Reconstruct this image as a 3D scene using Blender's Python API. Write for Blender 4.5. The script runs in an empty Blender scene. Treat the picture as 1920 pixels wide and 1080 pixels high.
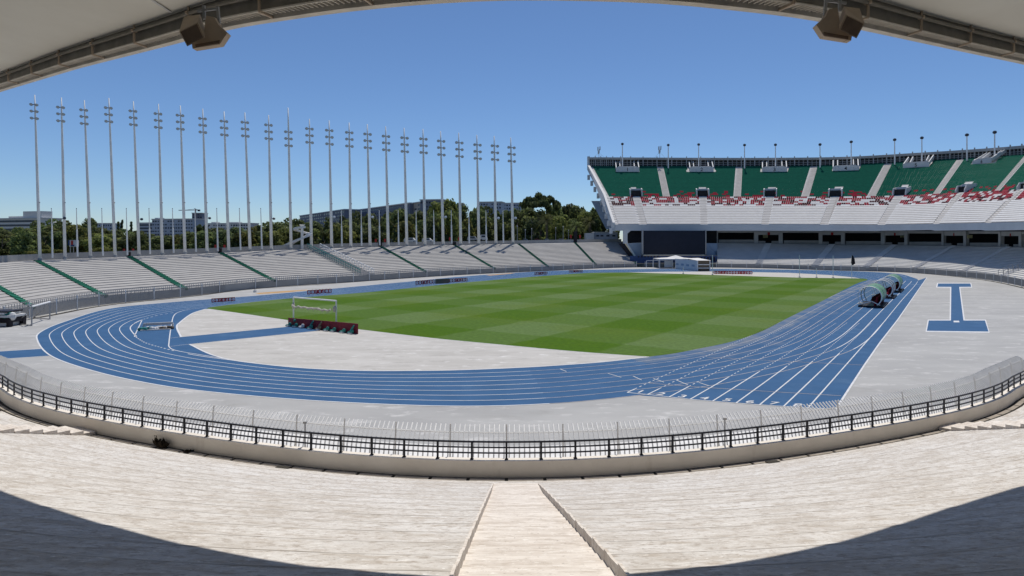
import bpy, math, random
from mathutils import Vector, Matrix
random.seed(7)
C = bpy.context.scene.collection
SC = bpy.context.scene
R = math.radians

# ------------------------------------------------------------------ camera model
K, U0, V0, H = 1188.0, 960.0, 450.0, 9.0      # focal length and horizon in photo pixels, eye height in metres
def G(u, v, z=0.0):                            # where the sight line through a photo pixel meets height z
    D = K * (H - z) / (v - V0)
    return Vector(((u - U0) / K * D, D, z))
def W(u, v, D):                                # the point on that sight line at depth D
    return Vector(((u - U0) / K * D, D, H - (v - V0) / K * D))

def interp(x, xs, ys):
    if x <= xs[0]: i = 0
    elif x >= xs[-1]: i = len(xs) - 2
    else:
        i = 0
        while xs[i + 1] < x: i += 1
    t = (x - xs[i]) / (xs[i + 1] - xs[i])
    return ys[i] + (ys[i + 1] - ys[i]) * t

def cr(pts, n=8, closed=False):                # Catmull-Rom through points (tuples)
    out = []; N = len(pts)
    rng = range(N) if closed else range(N - 1)
    for i in rng:
        if closed: p0, p1, p2, p3 = pts[i - 1], pts[i], pts[(i + 1) % N], pts[(i + 2) % N]
        else:
            p1, p2 = pts[i], pts[i + 1]
            p0 = pts[i - 1] if i else tuple(2 * a - b for a, b in zip(p1, p2))
            p3 = pts[i + 2] if i + 2 < N else tuple(2 * a - b for a, b in zip(p2, p1))
        for k in range(n):
            t = k / n
            out.append(tuple(0.5 * (2 * b + (c - a) * t + (2 * a - 5 * b + 4 * c - d) * t * t + (3 * b - a - 3 * c + d) * t ** 3)
                             for a, b, c, d in zip(p0, p1, p2, p3)))
    if not closed: out.append(tuple(pts[-1]))
    return out

def lerp(a, b, t): return a + (b - a) * t

# ------------------------------------------------------------------ mesh builder
class MB:
    def __init__(self): self.v = []; self.f = []; self.mi = []
    def add(self, vs, fs, mi=0):
        n = len(self.v); self.v += [Vector(p) for p in vs]
        for f in fs: self.f.append([n + i for i in f]); self.mi.append(mi)
    def poly(self, vs, mi=0): self.add(vs, [list(range(len(vs)))], mi)
    def box(self, lo, hi, mi=0):
        x0, y0, z0 = lo; x1, y1, z1 = hi
        self.add([(x0,y0,z0),(x1,y0,z0),(x1,y1,z0),(x0,y1,z0),(x0,y0,z1),(x1,y0,z1),(x1,y1,z1),(x0,y1,z1)],
                 [(0,3,2,1),(4,5,6,7),(0,1,5,4),(1,2,6,5),(2,3,7,6),(3,0,4,7)], mi)
    def obox(self, o, ex, ey, ez, mi=0):       # box at corner-centre o with half vectors
        o = Vector(o); ex = Vector(ex); ey = Vector(ey); ez = Vector(ez)
        vs = [o + sx*ex + sy*ey + sz*ez for sz in (-1,1) for sx, sy in ((-1,-1),(1,-1),(1,1),(-1,1))]
        self.add(vs, [(0,3,2,1),(4,5,6,7),(0,1,5,4),(1,2,6,5),(2,3,7,6),(3,0,4,7)], mi)
    def bar(self, a, b, w, h=None, mi=0, up=(0,0,1)):
        a = Vector(a); b = Vector(b); h = h or w; d = (b - a)
        if d.length < 1e-6: return
        dn = d.normalized(); s = dn.cross(Vector(up))
        if s.length < 1e-3: s = dn.cross(Vector((0,1,0)))
        s.normalize(); u = s.cross(dn)
        self.obox((a + b) / 2, d / 2, s * w / 2, u * h / 2, mi)
    def tube(self, pts, rad, n=8, mi=0, cap=True):
        pts = [Vector(p) for p in pts]; rr = rad if isinstance(rad, (list, tuple)) else [rad] * len(pts)
        base = len(self.v); ref = Vector((0.31, 0.2, 0.93))
        for i, p in enumerate(pts):
            d = (pts[min(i+1, len(pts)-1)] - pts[max(i-1, 0)]).normalized()
            s = d.cross(ref)
            if s.length < 1e-3: s = d.cross(Vector((1,0,0)))
            s.normalize(); u = s.cross(d)
            for k in range(n):
                a = 2 * math.pi * k / n
                self.v.append(p + (s * math.cos(a) + u * math.sin(a)) * rr[i])
        for i in range(len(pts) - 1):
            for k in range(n):
                self.f.append([base+i*n+k, base+i*n+(k+1)%n, base+(i+1)*n+(k+1)%n, base+(i+1)*n+k]); self.mi.append(mi)
        if cap:
            self.f.append([base + k for k in range(n)][::-1]); self.mi.append(mi)
            m = base + (len(pts)-1)*n
            self.f.append([m + k for k in range(n)]); self.mi.append(mi)
    def ball(self, c, r, n=10, m=6, mi=0, sq=(1,1,1)):
        c = Vector(c); base = len(self.v)
        for j in range(m + 1):
            t = math.pi * j / m
            for k in range(n):
                a = 2 * math.pi * k / n
                self.v.append(c + Vector((r*sq[0]*math.sin(t)*math.cos(a), r*sq[1]*math.sin(t)*math.sin(a), r*sq[2]*math.cos(t))))
        for j in range(m):
            for k in range(n):
                self.f.append([base+j*n+k, base+(j+1)*n+k, base+(j+1)*n+(k+1)%n, base+j*n+(k+1)%n]); self.mi.append(mi)
    def strip(self, A, B, mi=0):               # quads between two polylines
        A = [Vector(p) for p in A]; B = [Vector(p) for p in B]; n = len(A)
        self.add(A + B, [(i, i+1, n+i+1, n+i) for i in range(n-1)], mi)
    def sweep(self, prof, mi=0, closed=True):  # prof: list of polylines (same length), consecutive ones joined
        n = len(prof[0]); m = len(prof); base = len(self.v)
        for p in prof: self.v += [Vector(q) for q in p]
        for j in range(m if closed else m - 1):
            k = (j + 1) % m
            for i in range(n - 1):
                self.f.append([base+j*n+i, base+j*n+i+1, base+k*n+i+1, base+k*n+i]); self.mi.append(mi)
        if closed and m > 2:
            self.f.append([base+j*n for j in range(m)]); self.mi.append(mi)
            self.f.append([base+j*n+n-1 for j in range(m)][::-1]); self.mi.append(mi)
    def line(self, pts, w, z, mi=0):           # flat painted line on the ground along a polyline
        pts = [Vector((p[0], p[1], z)) for p in pts]; L = []; Rr = []
        for i, p in enumerate(pts):
            d = pts[min(i+1, len(pts)-1)] - pts[max(i-1, 0)]
            if d.length < 1e-6: d = Vector((1,0,0))
            nrm = Vector((-d.y, d.x, 0)).normalized() * w / 2
            L.append(p + nrm); Rr.append(p - nrm)
        self.strip(L, Rr, mi)
    def build(self, name, mats, parent=None, at=None, smooth=False):
        o0 = Vector(at) if at is not None else Vector((0,0,0))
        if parent is not None: o0 = Vector(parent.get('_at', (0,0,0)))
        me = bpy.data.meshes.new(name)
        me.from_pydata([tuple(p - o0) for p in self.v], [], self.f)
        mats = mats if isinstance(mats, (list, tuple)) else [mats]
        for m in mats: me.materials.append(m)
        if len(mats) > 1: me.polygons.foreach_set('material_index', self.mi)
        if smooth: me.polygons.foreach_set('use_smooth', [True] * len(self.f))
        me.update()
        ob = bpy.data.objects.new(name, me); C.objects.link(ob)
        if parent is not None: ob.parent = parent; ob['_at'] = tuple(o0)
        else: ob.location = o0; ob['_at'] = tuple(o0)
        return ob

def tag(o, label=None, cat=None, group=None, kind=None):
    if label: o['label'] = label
    if cat: o['category'] = cat
    if group: o['group'] = group
    if kind: o['kind'] = kind
    return o
def thing(name, at, label, cat, group=None):
    o = bpy.data.objects.new(name, None); C.objects.link(o); o.location = at; o['_at'] = tuple(at)
    o.empty_display_size = 0.2
    return tag(o, label, cat, group)
def struct(name, mb, m): return tag(mb.build(name, m), kind='structure')

ORD = ['zeroth','first','second','third','fourth','fifth','sixth','seventh','eighth','ninth','tenth','eleventh','twelfth','thirteenth',
       'fourteenth','fifteenth','sixteenth','seventeenth','eighteenth','nineteenth','twentieth','twenty-first','twenty-second',
       'twenty-third','twenty-fourth','twenty-fifth']

# ------------------------------------------------------------------ materials
def srgb(r, g, b):
    f = lambda c: (c/255)/12.92 if c/255 <= 0.04045 else (((c/255)+0.055)/1.055)**2.4
    return (f(r), f(g), f(b))
def mat(name, col, rough=0.7, var=0.0, scale=1.0, col2=None, stretch=(1,1,1), detail=6, metal=0.0, spec=0.2, bump=0.0, bscale=None, ramp=(0.35, 0.65), polar=None, rand=0.0):
    m = bpy.data.materials.new(name); m.use_nodes = True
    nt = m.node_tree; N = nt.nodes; L = nt.links
    b = N['Principled BSDF']; b.inputs['Roughness'].default_value = rough; b.inputs['Metallic'].default_value = metal
    b.inputs['Specular IOR Level'].default_value = spec
    c1 = tuple(col) + (1,)
    if col2 is None: col2 = tuple(max(0, c*(1-var)) for c in col)
    c2 = tuple(col2) + (1,)
    b.inputs['Base Color'].default_value = c1
    if var or bump:
        geo = N.new('ShaderNodeNewGeometry'); src = geo.outputs['Position']
        if polar:                                # world position turned into arc length and radius round a centre
            sub = N.new('ShaderNodeVectorMath'); sub.operation = 'SUBTRACT'; sub.inputs[1].default_value = (polar[0], polar[1], 0)
            L.new(src, sub.inputs[0])
            sep = N.new('ShaderNodeSeparateXYZ'); L.new(sub.outputs[0], sep.inputs[0])
            at = N.new('ShaderNodeMath'); at.operation = 'ARCTAN2'; L.new(sep.outputs[0], at.inputs[0])
            neg = N.new('ShaderNodeMath'); neg.operation = 'MULTIPLY'; neg.inputs[1].default_value = -1; L.new(sep.outputs[1], neg.inputs[0]); L.new(neg.outputs[0], at.inputs[1])
            ar = N.new('ShaderNodeMath'); ar.operation = 'MULTIPLY'; ar.inputs[1].default_value = polar[2]; L.new(at.outputs[0], ar.inputs[0])
            ln = N.new('ShaderNodeVectorMath'); ln.operation = 'LENGTH'
            fl = N.new('ShaderNodeVectorMath'); fl.operation = 'MULTIPLY'; fl.inputs[1].default_value = (1,1,0); L.new(sub.outputs[0], fl.inputs[0]); L.new(fl.outputs[0], ln.inputs[0])
            cb = N.new('ShaderNodeCombineXYZ'); L.new(ar.outputs[0], cb.inputs[0]); L.new(ln.outputs['Value'], cb.inputs[1]); L.new(sep.outputs[2], cb.inputs[2])
            src = cb.outputs[0]
        mp = N.new('ShaderNodeVectorMath'); mp.operation = 'MULTIPLY'; mp.inputs[1].default_value = stretch; L.new(src, mp.inputs[0])
        no = N.new('ShaderNodeTexNoise'); no.inputs['Scale'].default_value = scale; no.inputs['Detail'].default_value = detail; no.inputs['Roughness'].default_value = 0.62
        L.new(mp.outputs[0], no.inputs['Vector'])
        if var:
            rp = N.new('ShaderNodeMapRange'); rp.inputs[1].default_value = ramp[0]; rp.inputs[2].default_value = ramp[1]; rp.clamp = True
            L.new(no.outputs['Fac'], rp.inputs[0])
            mx = N.new('ShaderNodeMix'); mx.data_type = 'RGBA'; mx.inputs[6].default_value = c1; mx.inputs[7].default_value = c2
            L.new(rp.outputs[0], mx.inputs[0]); L.new(mx.outputs[2], b.inputs['Base Color'])
            m['mix'] = mx.name
        if bump:
            n2 = N.new('ShaderNodeTexNoise'); n2.inputs['Scale'].default_value = bscale or scale*4; n2.inputs['Detail'].default_value = 5
            L.new(mp.outputs[0], n2.inputs['Vector'])
            bp = N.new('ShaderNodeBump'); bp.inputs['Strength'].default_value = bump; bp.inputs['Distance'].default_value = 0.02
            L.new(n2.outputs['Fac'], bp.inputs['Height']); L.new(bp.outputs[0], b.inputs['Normal'])
    return m

def add_stain(m, col, scale, stretch, ramp, polar=None):    # a second, differently scaled layer of dirt over a material's colour
    nt = m.node_tree; N = nt.nodes; L = nt.links; b = N['Principled BSDF']
    src_link = b.inputs['Base Color'].links[0].from_socket if b.inputs['Base Color'].links else None
    mp0 = [n for n in N if n.type == 'VECT_MATH' and n.operation == 'MULTIPLY' and n.outputs[0].links and n.outputs[0].links[0].to_node.type == 'TEX_NOISE']
    src = mp0[0].inputs[0].links[0].from_socket if mp0 else N.new('ShaderNodeNewGeometry').outputs['Position']
    mp = N.new('ShaderNodeVectorMath'); mp.operation = 'MULTIPLY'; mp.inputs[1].default_value = stretch; L.new(src, mp.inputs[0])
    no = N.new('ShaderNodeTexNoise'); no.inputs['Scale'].default_value = scale; no.inputs['Detail'].default_value = 8; no.inputs['Roughness'].default_value = 0.7
    L.new(mp.outputs[0], no.inputs['Vector'])
    rp = N.new('ShaderNodeMapRange'); rp.inputs[1].default_value = ramp[0]; rp.inputs[2].default_value = ramp[1]; rp.clamp = True
    L.new(no.outputs['Fac'], rp.inputs[0])
    mx = N.new('ShaderNodeMix'); mx.data_type = 'RGBA'; mx.inputs[7].default_value = tuple(col) + (1,)
    if src_link: L.new(src_link, mx.inputs[6])
    else: mx.inputs[6].default_value = b.inputs['Base Color'].default_value
    L.new(rp.outputs[0], mx.inputs[0]); L.new(mx.outputs[2], b.inputs['Base Color'])
    return m

CX, CY = -0.154, 47.505                        # centre of the near stand's curve
PC = (CX, CY, 34.0)
M = {}
M['ground'] = mat('dry ground', (0.16,0.15,0.10), 0.95, 0.4, 0.05)
M['apron'] = mat('grey coated apron', (0.335,0.335,0.33), 0.9, 0.14, 0.10, (0.40,0.40,0.39), (1,2.5,1), ramp=(0.35,0.65))
add_stain(M['apron'], (0.50,0.495,0.485), 1.1, (0.40,1.0,1), (0.55,0.64))
add_stain(M['apron'], (0.28,0.275,0.26), 0.12, (1,1.6,1), (0.55,0.75))
M['pale'] = mat('pale washed concrete', (0.50,0.485,0.455), 0.9, 0.16, 0.25, (0.42,0.405,0.375), (0.6,2.5,1))
add_stain(M['pale'], (0.36,0.345,0.32), 1.0, (0.45,1.1,1), (0.54,0.68)); add_stain(M['pale'], (0.60,0.59,0.565), 1.4, (0.4,1.1,1), (0.57,0.64))
M['track'] = mat('blue rubber track', (0.030,0.092,0.200), 0.85, 0.12, 0.5, (0.038,0.108,0.228))
add_stain(M['track'], (0.085,0.165,0.28), 0.12, (1,1,1), (0.55,0.8))
add_stain(M['track'], (0.028,0.095,0.205), 1.3, (1,1,1), (0.6,0.75))
M['trackgrey'] = mat('blue grey worn track', (0.036,0.102,0.215), 0.85, 0.3, 0.35, (0.135,0.17,0.225), (1,1,1), ramp=(0.36,0.58))
M['trackgrey2'] = mat('lightly worn track', (0.032,0.095,0.204), 0.85, 0.3, 0.25, (0.085,0.135,0.222), (1,1,1), ramp=(0.45,0.72))
M['line'] = mat('white track paint', (0.66,0.67,0.68), 0.7, 0.18, 2.0)
M['oldline'] = mat('worn pinkish track paint', (0.46,0.44,0.45), 0.8, 0.4, 1.5)
M['sand'] = mat('orange pit sand', (0.50,0.31,0.14), 0.95, 0.25, 1.0)
M['terr'] = mat('weathered terrace concrete', (0.62,0.595,0.56), 0.95, 0.2, 1.9, (0.48,0.445,0.40), (0.7,1.25,1.0), polar=PC, bump=0.7, bscale=9, ramp=(0.40,0.66), spec=0.05)
add_stain(M['terr'], (0.66,0.645,0.62), 0.42, (0.5,1.2,1), (0.46,0.70))
add_stain(M['terr'], (0.43,0.38,0.325), 3.4, (0.65,1.3,1), (0.50,0.68))
add_stain(M['terr'], (0.37,0.325,0.28), 9.0, (0.9,0.95,1), (0.50,0.66))
add_stain(M['terr'], (0.16,0.135,0.11), 17.0, (0.9,1.0,1), (0.60,0.70)); add_stain(M['terr'], (0.78,0.76,0.72), 13.0, (0.8,1.1,1), (0.57,0.68))
M['grime'] = mat('grimy step joint', (0.61,0.575,0.53), 0.95, 0.2, 1.6, (0.33,0.29,0.245), (0.5,1.0,1.0), polar=PC, ramp=(0.46,0.68), spec=0.05)
M['aisle'] = mat('bright stair concrete', (0.71,0.66,0.60), 0.95, 0.2, 2.4, (0.55,0.49,0.43), (0.3,1.8,1.6), polar=PC, bump=0.6, bscale=12, ramp=(0.42,0.66), spec=0.05)
add_stain(M['aisle'], (0.48,0.42,0.36), 6.0, (0.5,1.4,1), (0.50,0.66))
add_stain(M['aisle'], (0.26,0.22,0.18), 16.0, (0.9,1.0,1), (0.60,0.70)); add_stain(M['aisle'], (0.80,0.77,0.72), 12.0, (0.8,1.1,1), (0.56,0.68))
M['wall'] = mat('beige painted wall', (0.76,0.71,0.635), 0.85, 0.12, 0.8, (0.68,0.63,0.56))
add_stain(M['wall'], (0.52,0.465,0.39), 1.2, (0.9,0.9,0.35), (0.58,0.8))
M['ledge'] = mat('white washed ledge', (0.72,0.715,0.70), 0.9, 0.15, 1.5, (0.60,0.595,0.58), (0.6,1.6,1), polar=PC)
M['gutter'] = mat('dark gutter grime', (0.06,0.055,0.045), 0.95, 0.3, 3.0)
M['slab'] = mat('gutter cover concrete', (0.36,0.32,0.27), 0.9, 0.25, 3.0)
M['black'] = mat('black painted steel', (0.018,0.019,0.026), 0.5, 0.2, 4)
M['white'] = mat('white painted steel', (0.84,0.84,0.83), 0.5, 0.1, 3)
M['galv'] = mat('weathered grey steel', (0.42,0.42,0.415), 0.55, 0.2, 5)
M['mast'] = mat('pale mast paint', (0.88,0.865,0.83), 0.6, 0.15, 0.6)
M['lamp'] = mat('dark lamp housing', (0.05,0.06,0.085), 0.35, 0.2, 3)
M['glass'] = mat('lamp glass', (0.42,0.48,0.55), 0.12, 0.0)
M['soffit'] = mat('roof concrete soffit', (0.72,0.70,0.615), 0.9, 0.10, 0.35, (0.67,0.645,0.56))
add_stain(M['soffit'], (0.60,0.575,0.50), 0.8, (1,1,1), (0.62,0.85))
M['beam'] = mat('dark roof gutter', (0.25,0.23,0.19), 0.75, 0.25, 2.0)
M['lip'] = mat('pale roof lip', (0.68,0.63,0.54), 0.8, 0.2, 2.0)
M['speaker'] = mat('brown speaker casing', (0.50,0.40,0.30), 0.6, 0.2, 3)
M['speaker2'] = mat('dark brown speaker grille', (0.20,0.145,0.108), 0.8, 0.2, 8)
M['lterr'] = mat('grey terrace concrete', (0.40,0.39,0.37), 0.95, 0.18, 0.25, (0.34,0.33,0.315), (1,1,1))
add_stain(M['lterr'], (0.27,0.262,0.248), 0.8, (0.35,1.2,3), (0.55,0.75))
M['rterr'] = mat('shade-lifted stand concrete', (0.56,0.555,0.54), 0.95, 0.16, 0.25, (0.48,0.475,0.46))  # paler than the far terrace: colour lifted to offset shade under the deck
M['rterr_edge'] = mat('shade-lifted stand edge', (0.60,0.595,0.58), 0.9, 0.2, 0.4)
M['lterr_edge'] = mat('pale bench edge', (0.42,0.41,0.395), 0.9, 0.25, 0.4)
M['green'] = mat('green stair paint', (0.022,0.225,0.135), 0.75, 0.25, 1.0)
M['greend'] = mat('dark green stair riser', (0.012,0.10,0.065), 0.8, 0.2, 1.0)
M['parapet'] = mat('grey parapet wall', (0.40,0.395,0.385), 0.9, 0.2, 0.3)
M['deckw'] = mat('white deck concrete', (0.62,0.61,0.60), 0.95, 0.14, 0.3, spec=0.05)
M['fascia'] = mat('grey deck fascia', (0.66,0.66,0.66), 0.85, 0.1, 0.2)
M['conc'] = mat('grey concourse concrete', (0.58,0.58,0.57), 0.9, 0.15, 0.3)
M['dark'] = mat('shade-coloured concourse interior', (0.030,0.030,0.034), 0.9, 0.3, 0.5)  # near-black because the shade of the interior is put into the colour
M['stairc'] = mat('light stair concrete', (0.47,0.45,0.425), 0.95, 0.15, 0.5, spec=0.05)
M['seatg'] = mat('green seat', (0.012,0.110,0.072), 0.95, 0.35, 0.9, (0.010,0.088,0.060), spec=0.03)
M['seatr'] = mat('red seat', (0.30,0.026,0.045), 0.95, 0.2, 1.0, spec=0.03)
M['seatm'] = mat('maroon seat', (0.06,0.012,0.02), 0.95, 0.2, 1.0, spec=0.03)
M['seatw'] = mat('white seat', (0.66,0.66,0.66), 0.95, 0.1, 1.0, spec=0.03)
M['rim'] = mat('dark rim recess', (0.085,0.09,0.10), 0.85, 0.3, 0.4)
M['screen'] = mat('unlit screen face', (0.012,0.016,0.032), 0.35, 0.15, 0.6)
M['bluebar'] = mat('blue barrier cloth', (0.045,0.08,0.19), 0.8, 0.2, 0.5)
M['bluelight'] = mat('light blue paint', (0.30,0.38,0.48), 0.6, 0.1, 0.5)
M['canvas'] = mat('white canvas', (0.68,0.68,0.67), 0.7, 0.1, 0.6)
M['maroon'] = mat('maroon board', (0.19,0.022,0.036), 0.6, 0.2, 1.0)
M['discred'] = mat('red disc print', (0.55,0.04,0.05), 0.5)
M['discdark'] = mat('dark red disc print', (0.40,0.035,0.045), 0.5)
M['letter'] = mat('white letter print', (0.88,0.86,0.86), 0.5)
M['black2'] = mat('black board', (0.02,0.016,0.02), 0.5)
M['brown'] = mat('khaki brown board', (0.17,0.14,0.105), 0.8, 0.2, 1)
M['redsign'] = mat('red sign paint', (0.45,0.04,0.035), 0.6)
M['net'] = mat('rolled cream net', (0.60,0.56,0.48), 0.9, 0.2, 4)
M['teal'] = mat('teal plastic', (0.03,0.22,0.19), 0.5, 0.2, 2)
M['trunk'] = mat('grey bark', (0.15,0.125,0.10), 0.95, 0.3, 1.2)
M['trunkp'] = mat('pale bark', (0.30,0.275,0.235), 0.95, 0.3, 1.2)
M['facA'] = mat('pale facade', (0.68,0.67,0.65), 0.9, 0.1, 0.1)
M['facB'] = mat('blue grey facade', (0.40,0.45,0.53), 0.9, 0.15, 0.1)
M['facC'] = mat('dark slate facade', (0.19,0.21,0.27), 0.9, 0.2, 0.1)
M['facD'] = mat('tan facade', (0.46,0.42,0.38), 0.9, 0.15, 0.1)
M['win'] = mat('dark window', (0.035,0.045,0.07), 0.25)
M['rust'] = mat('rusty crane steel', (0.20,0.20,0.22), 0.7)
M['yellow'] = mat('painted daylight yellow', (0.55,0.53,0.30), 0.8)
M['plant'] = mat('withered dark plant', (0.030,0.022,0.014), 0.95, 0.4, 6)

def leafmat(name, a, b, tr=0.48):
    m = mat(name, a, 0.7, 0.5, 0.55, b, (1,1,1), 3, spec=0.15, ramp=(0.38, 0.62))
    nt = m.node_tree; N = nt.nodes; L = nt.links
    p = N['Principled BSDF']; col = p.inputs['Base Color'].links[0].from_socket
    oi = N.new('ShaderNodeObjectInfo')
    hs = N.new('ShaderNodeHueSaturation'); L.new(col, hs.inputs['Color'])
    mr = N.new('ShaderNodeMapRange'); mr.inputs[3].default_value = 0.72; mr.inputs[4].default_value = 1.3; L.new(oi.outputs['Random'], mr.inputs[0]); L.new(mr.outputs[0], hs.inputs['Value'])
    mh = N.new('ShaderNodeMapRange'); mh.inputs[3].default_value = 0.475; mh.inputs[4].default_value = 0.515; L.new(oi.outputs['Random'], mh.inputs[0]); L.new(mh.outputs[0], hs.inputs['Hue'])
    L.new(hs.outputs[0], p.inputs['Base Color'])
    t = N.new('ShaderNodeBsdfTranslucent'); L.new(hs.outputs[0], t.inputs['Color'])
    ms = N.new('ShaderNodeMixShader'); ms.inputs[0].default_value = tr
    L.new(p.outputs[0], ms.inputs[1]); L.new(t.outputs[0], ms.inputs[2]); L.new(ms.outputs[0], N['Material Output'].inputs['Surface'])
    return m
M['leaf'] = leafmat('olive tree leaves', (0.185,0.225,0.078), (0.09,0.12,0.05))
M['leafd'] = leafmat('dark tree leaves', (0.15,0.18,0.072), (0.075,0.10,0.045))
M['leafy'] = leafmat('yellow green leaves', (0.235,0.255,0.072), (0.12,0.14,0.048))
M['palm'] = leafmat('palm fronds', (0.15,0.18,0.065), (0.07,0.09,0.036))

def plastic(name, col, alpha_mix, rough=0.25):   # thin translucent sheet
    m = bpy.data.materials.new(name); m.use_nodes = True; nt = m.node_tree; N = nt.nodes; L = nt.links
    p = N['Principled BSDF']; p.inputs['Base Color'].default_value = tuple(col) + (1,); p.inputs['Roughness'].default_value = rough
    t = N.new('ShaderNodeBsdfTransparent'); t.inputs['Color'].default_value = tuple(0.4 + 0.6*c/max(col) for c in col) + (1,)
    tl = N.new('ShaderNodeBsdfTranslucent'); tl.inputs['Color'].default_value = tuple(col) + (1,)
    m1 = N.new('ShaderNodeMixShader'); m1.inputs[0].default_value = 0.4; L.new(p.outputs[0], m1.inputs[1]); L.new(tl.outputs[0], m1.inputs[2])
    m2 = N.new('ShaderNodeMixShader'); m2.inputs[0].default_value = alpha_mix; L.new(m1.outputs[0], m2.inputs[1]); L.new(t.outputs[0], m2.inputs[2])
    L.new(m2.outputs[0], N['Material Output'].inputs['Surface'])
    return m
M['poly_green'] = plastic('green dugout sheet', (0.26,0.60,0.38), 0.03)
M['poly_clear'] = plastic('clear dugout sheet', (0.40,0.45,0.45), 0.72)

# ------------------------------------------------------------------ text
_glyph = {}
def glyph(ch):
    if ch not in _glyph:
        cu = bpy.data.curves.new('g', 'FONT'); cu.body = ch; cu.size = 1.0; cu.align_x = 'CENTER'; cu.align_y = 'CENTER'; cu.offset = 0.012
        ob = bpy.data.objects.new('g', cu); C.objects.link(ob)
        dg = bpy.context.evaluated_depsgraph_get(); dg.update()
        me = bpy.data.meshes.new_from_object(ob.evaluated_get(dg))
        vs = [tuple(v.co) for v in me.vertices]; fs = [tuple(p.vertices) for p in me.polygons]
        bpy.data.objects.remove(ob); bpy.data.curves.remove(cu); bpy.data.meshes.remove(me)
        if vs:
            cx = (min(v[0] for v in vs) + max(v[0] for v in vs)) / 2; cy = (min(v[1] for v in vs) + max(v[1] for v in vs)) / 2
            w = max(v[0] for v in vs) - min(v[0] for v in vs); h = max(v[1] for v in vs) - min(v[1] for v in vs)
            vs = [(v[0]-cx, v[1]-cy) for v in vs]
        else: w = h = 0.1
        _glyph[ch] = (vs, fs, w, h)
    return _glyph[ch]
def put(mb, ch, o, ex, ey, size, mi=0):
    vs, fs, w, h = glyph(ch); o = Vector(o); ex = Vector(ex) * size; ey = Vector(ey) * size
    mb.add([o + ex*x + ey*y for x, y in vs], fs, mi)

exec_parts = []
# ================================================================== THE SETTING
g = MB(); g.poly([(-3000,-800,-0.25),(3000,-800,-0.25),(3000,5000,-0.25),(-3000,5000,-0.25)]); struct('ground', g, M['ground'])

# foot of the fence all round the arena, photo pixels on the ground
FPX = [(-520,900),(-300,735),(-150,652),(0,612),(40,602),(107,590),(207,572),(360,556),(477,542),(622,532),(840,517),(1025,508),(1180,501.5),(1335,501.5),(1450,503.5),
       (1560,507),(1660,509.5),(1740,514),(1841,525),(1920,541),(2010,566),(2120,610),(2300,720)]
FW = cr([tuple(G(*p)) for p in FPX], 10)
FU = [U0 + K*p[0]/p[1] for p in FW]
def fence_at(u): return Vector((interp(u, FU, [p[0] for p in FW]), interp(u, FU, [p[1] for p in FW]), 0))
def outward(i, pts):                            # unit normal pointing away from the pitch
    a = Vector(pts[max(i-1,0)]); b = Vector(pts[min(i+1,len(pts)-1)]); d = b - a
    return Vector((-d.y, d.x, 0)).normalized()

# near stand curve (polar round its centre)
T44 = R(44)
def ring(th, off, z=0.0):
    r = 29.66 + 0.28*math.cos(8*th)*(1 if abs(th) < T44 else 0)
    if abs(th) >= T44:                          # beyond the bend the wall runs on nearly straight
        sg = 1 if th > 0 else -1; r0 = 29.66 + 0.28*math.cos(8*T44); p0 = (sg*r0*math.sin(T44), -r0*math.cos(T44)); nn = (sg*0.63, -0.777)
        r = (p0[0]*nn[0] + p0[1]*nn[1])/(nn[0]*math.sin(th) - nn[1]*math.cos(th))
    r += off
    return Vector((CX + r*math.sin(th), CY - r*math.cos(th), z))
def arc(off, z, a0=-66, a1=66, n=120): return [ring(R(a0 + (a1-a0)*i/n), off, z) for i in range(n+1)]

ap = MB()
outer = [Vector((p[0], p[1], 0)) for p in FW]
near = arc(-0.3, 0.0, -60, 60, 80)
outl = [p + outward(i, outer)*1.5 for i, p in enumerate(outer)]
ap.poly([(p.x, p.y, 0.0) for p in near] + [(p.x, p.y, 0.0) for p in reversed(outl)]); struct('apron', ap, M['apron'])

# outer (O) and inner (I) edge of the eight lanes, paired, photo pixels
OI = [((1720.6,527.7),(1634,524)),((1690,564),(1552,559)),((1660.5,600),(1478,594.5)),((1635,630),(1415,625)),((1600,655),(1362,642)),((1545,674.5),(1310,654)),
      ((1465,697),(1250,664.5)),((1345,721),(1170,674.3)),((1200,741),(1090,682)),((1030,757),(990,689)),((840,761.5),(850,694)),((600,752),(690,695.5)),((400,735.5),(560,689.5)),
      ((280,719),(450,677.5)),((173,695),(352,663.5)),((95,667),(277,644)),((70,638),(246,620)),((77,622),(250,608)),((123,602.5),(275,597)),((207,578.5),(330,585.5)),
      ((330,566),(407,574)),((485,554),(522,561)),((622,541.5),(640,551)),((772,527.5),(790,537)),((880,517.5),(890,528)),((1030,508),(1035,516.5)),((1180,504.8),(1180,510.8)),
      ((1335,504),(1340,508.5)),((1480,505.8),(1480,511)),((1600,508.5),(1570,515.5)),((1680,513),(1615,520.5)),((1712,520.5),(1632,523))]
OW = cr([tuple(G(*o)) for o, i in OI], 8, True); IW = cr([tuple(G(*i)) for o, i in OI], 8, True)
ZT = 0.006
tr = MB()
k0 = 8*8                                        # index of (1200,741)
op = [OW[j] for j in range(k0, len(OW))]
chute = [G(1738,520.3), G(1683,600), G(1650,642.5), G(1620,686), G(1567,768), G(1515,765), G(1200,741.5)]
tr.poly([(p[0], p[1], ZT) for p in op + [tuple(q) for q in chute]])
struct('running_track', tr, M['track'])
ws = MB(); lo_, hi_ = 0, 7*8
ws.strip([lerp(Vector((*i[:2], 0.0085)), Vector((*o[:2], 0.0085)), 0.0) for o, i in zip(OW[lo_:hi_], IW[lo_:hi_])], [lerp(Vector((*i[:2], 0.0085)), Vector((*o[:2], 0.0085)), 0.2) for o, i in zip(OW[lo_:hi_], IW[lo_:hi_])], 0)
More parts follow.
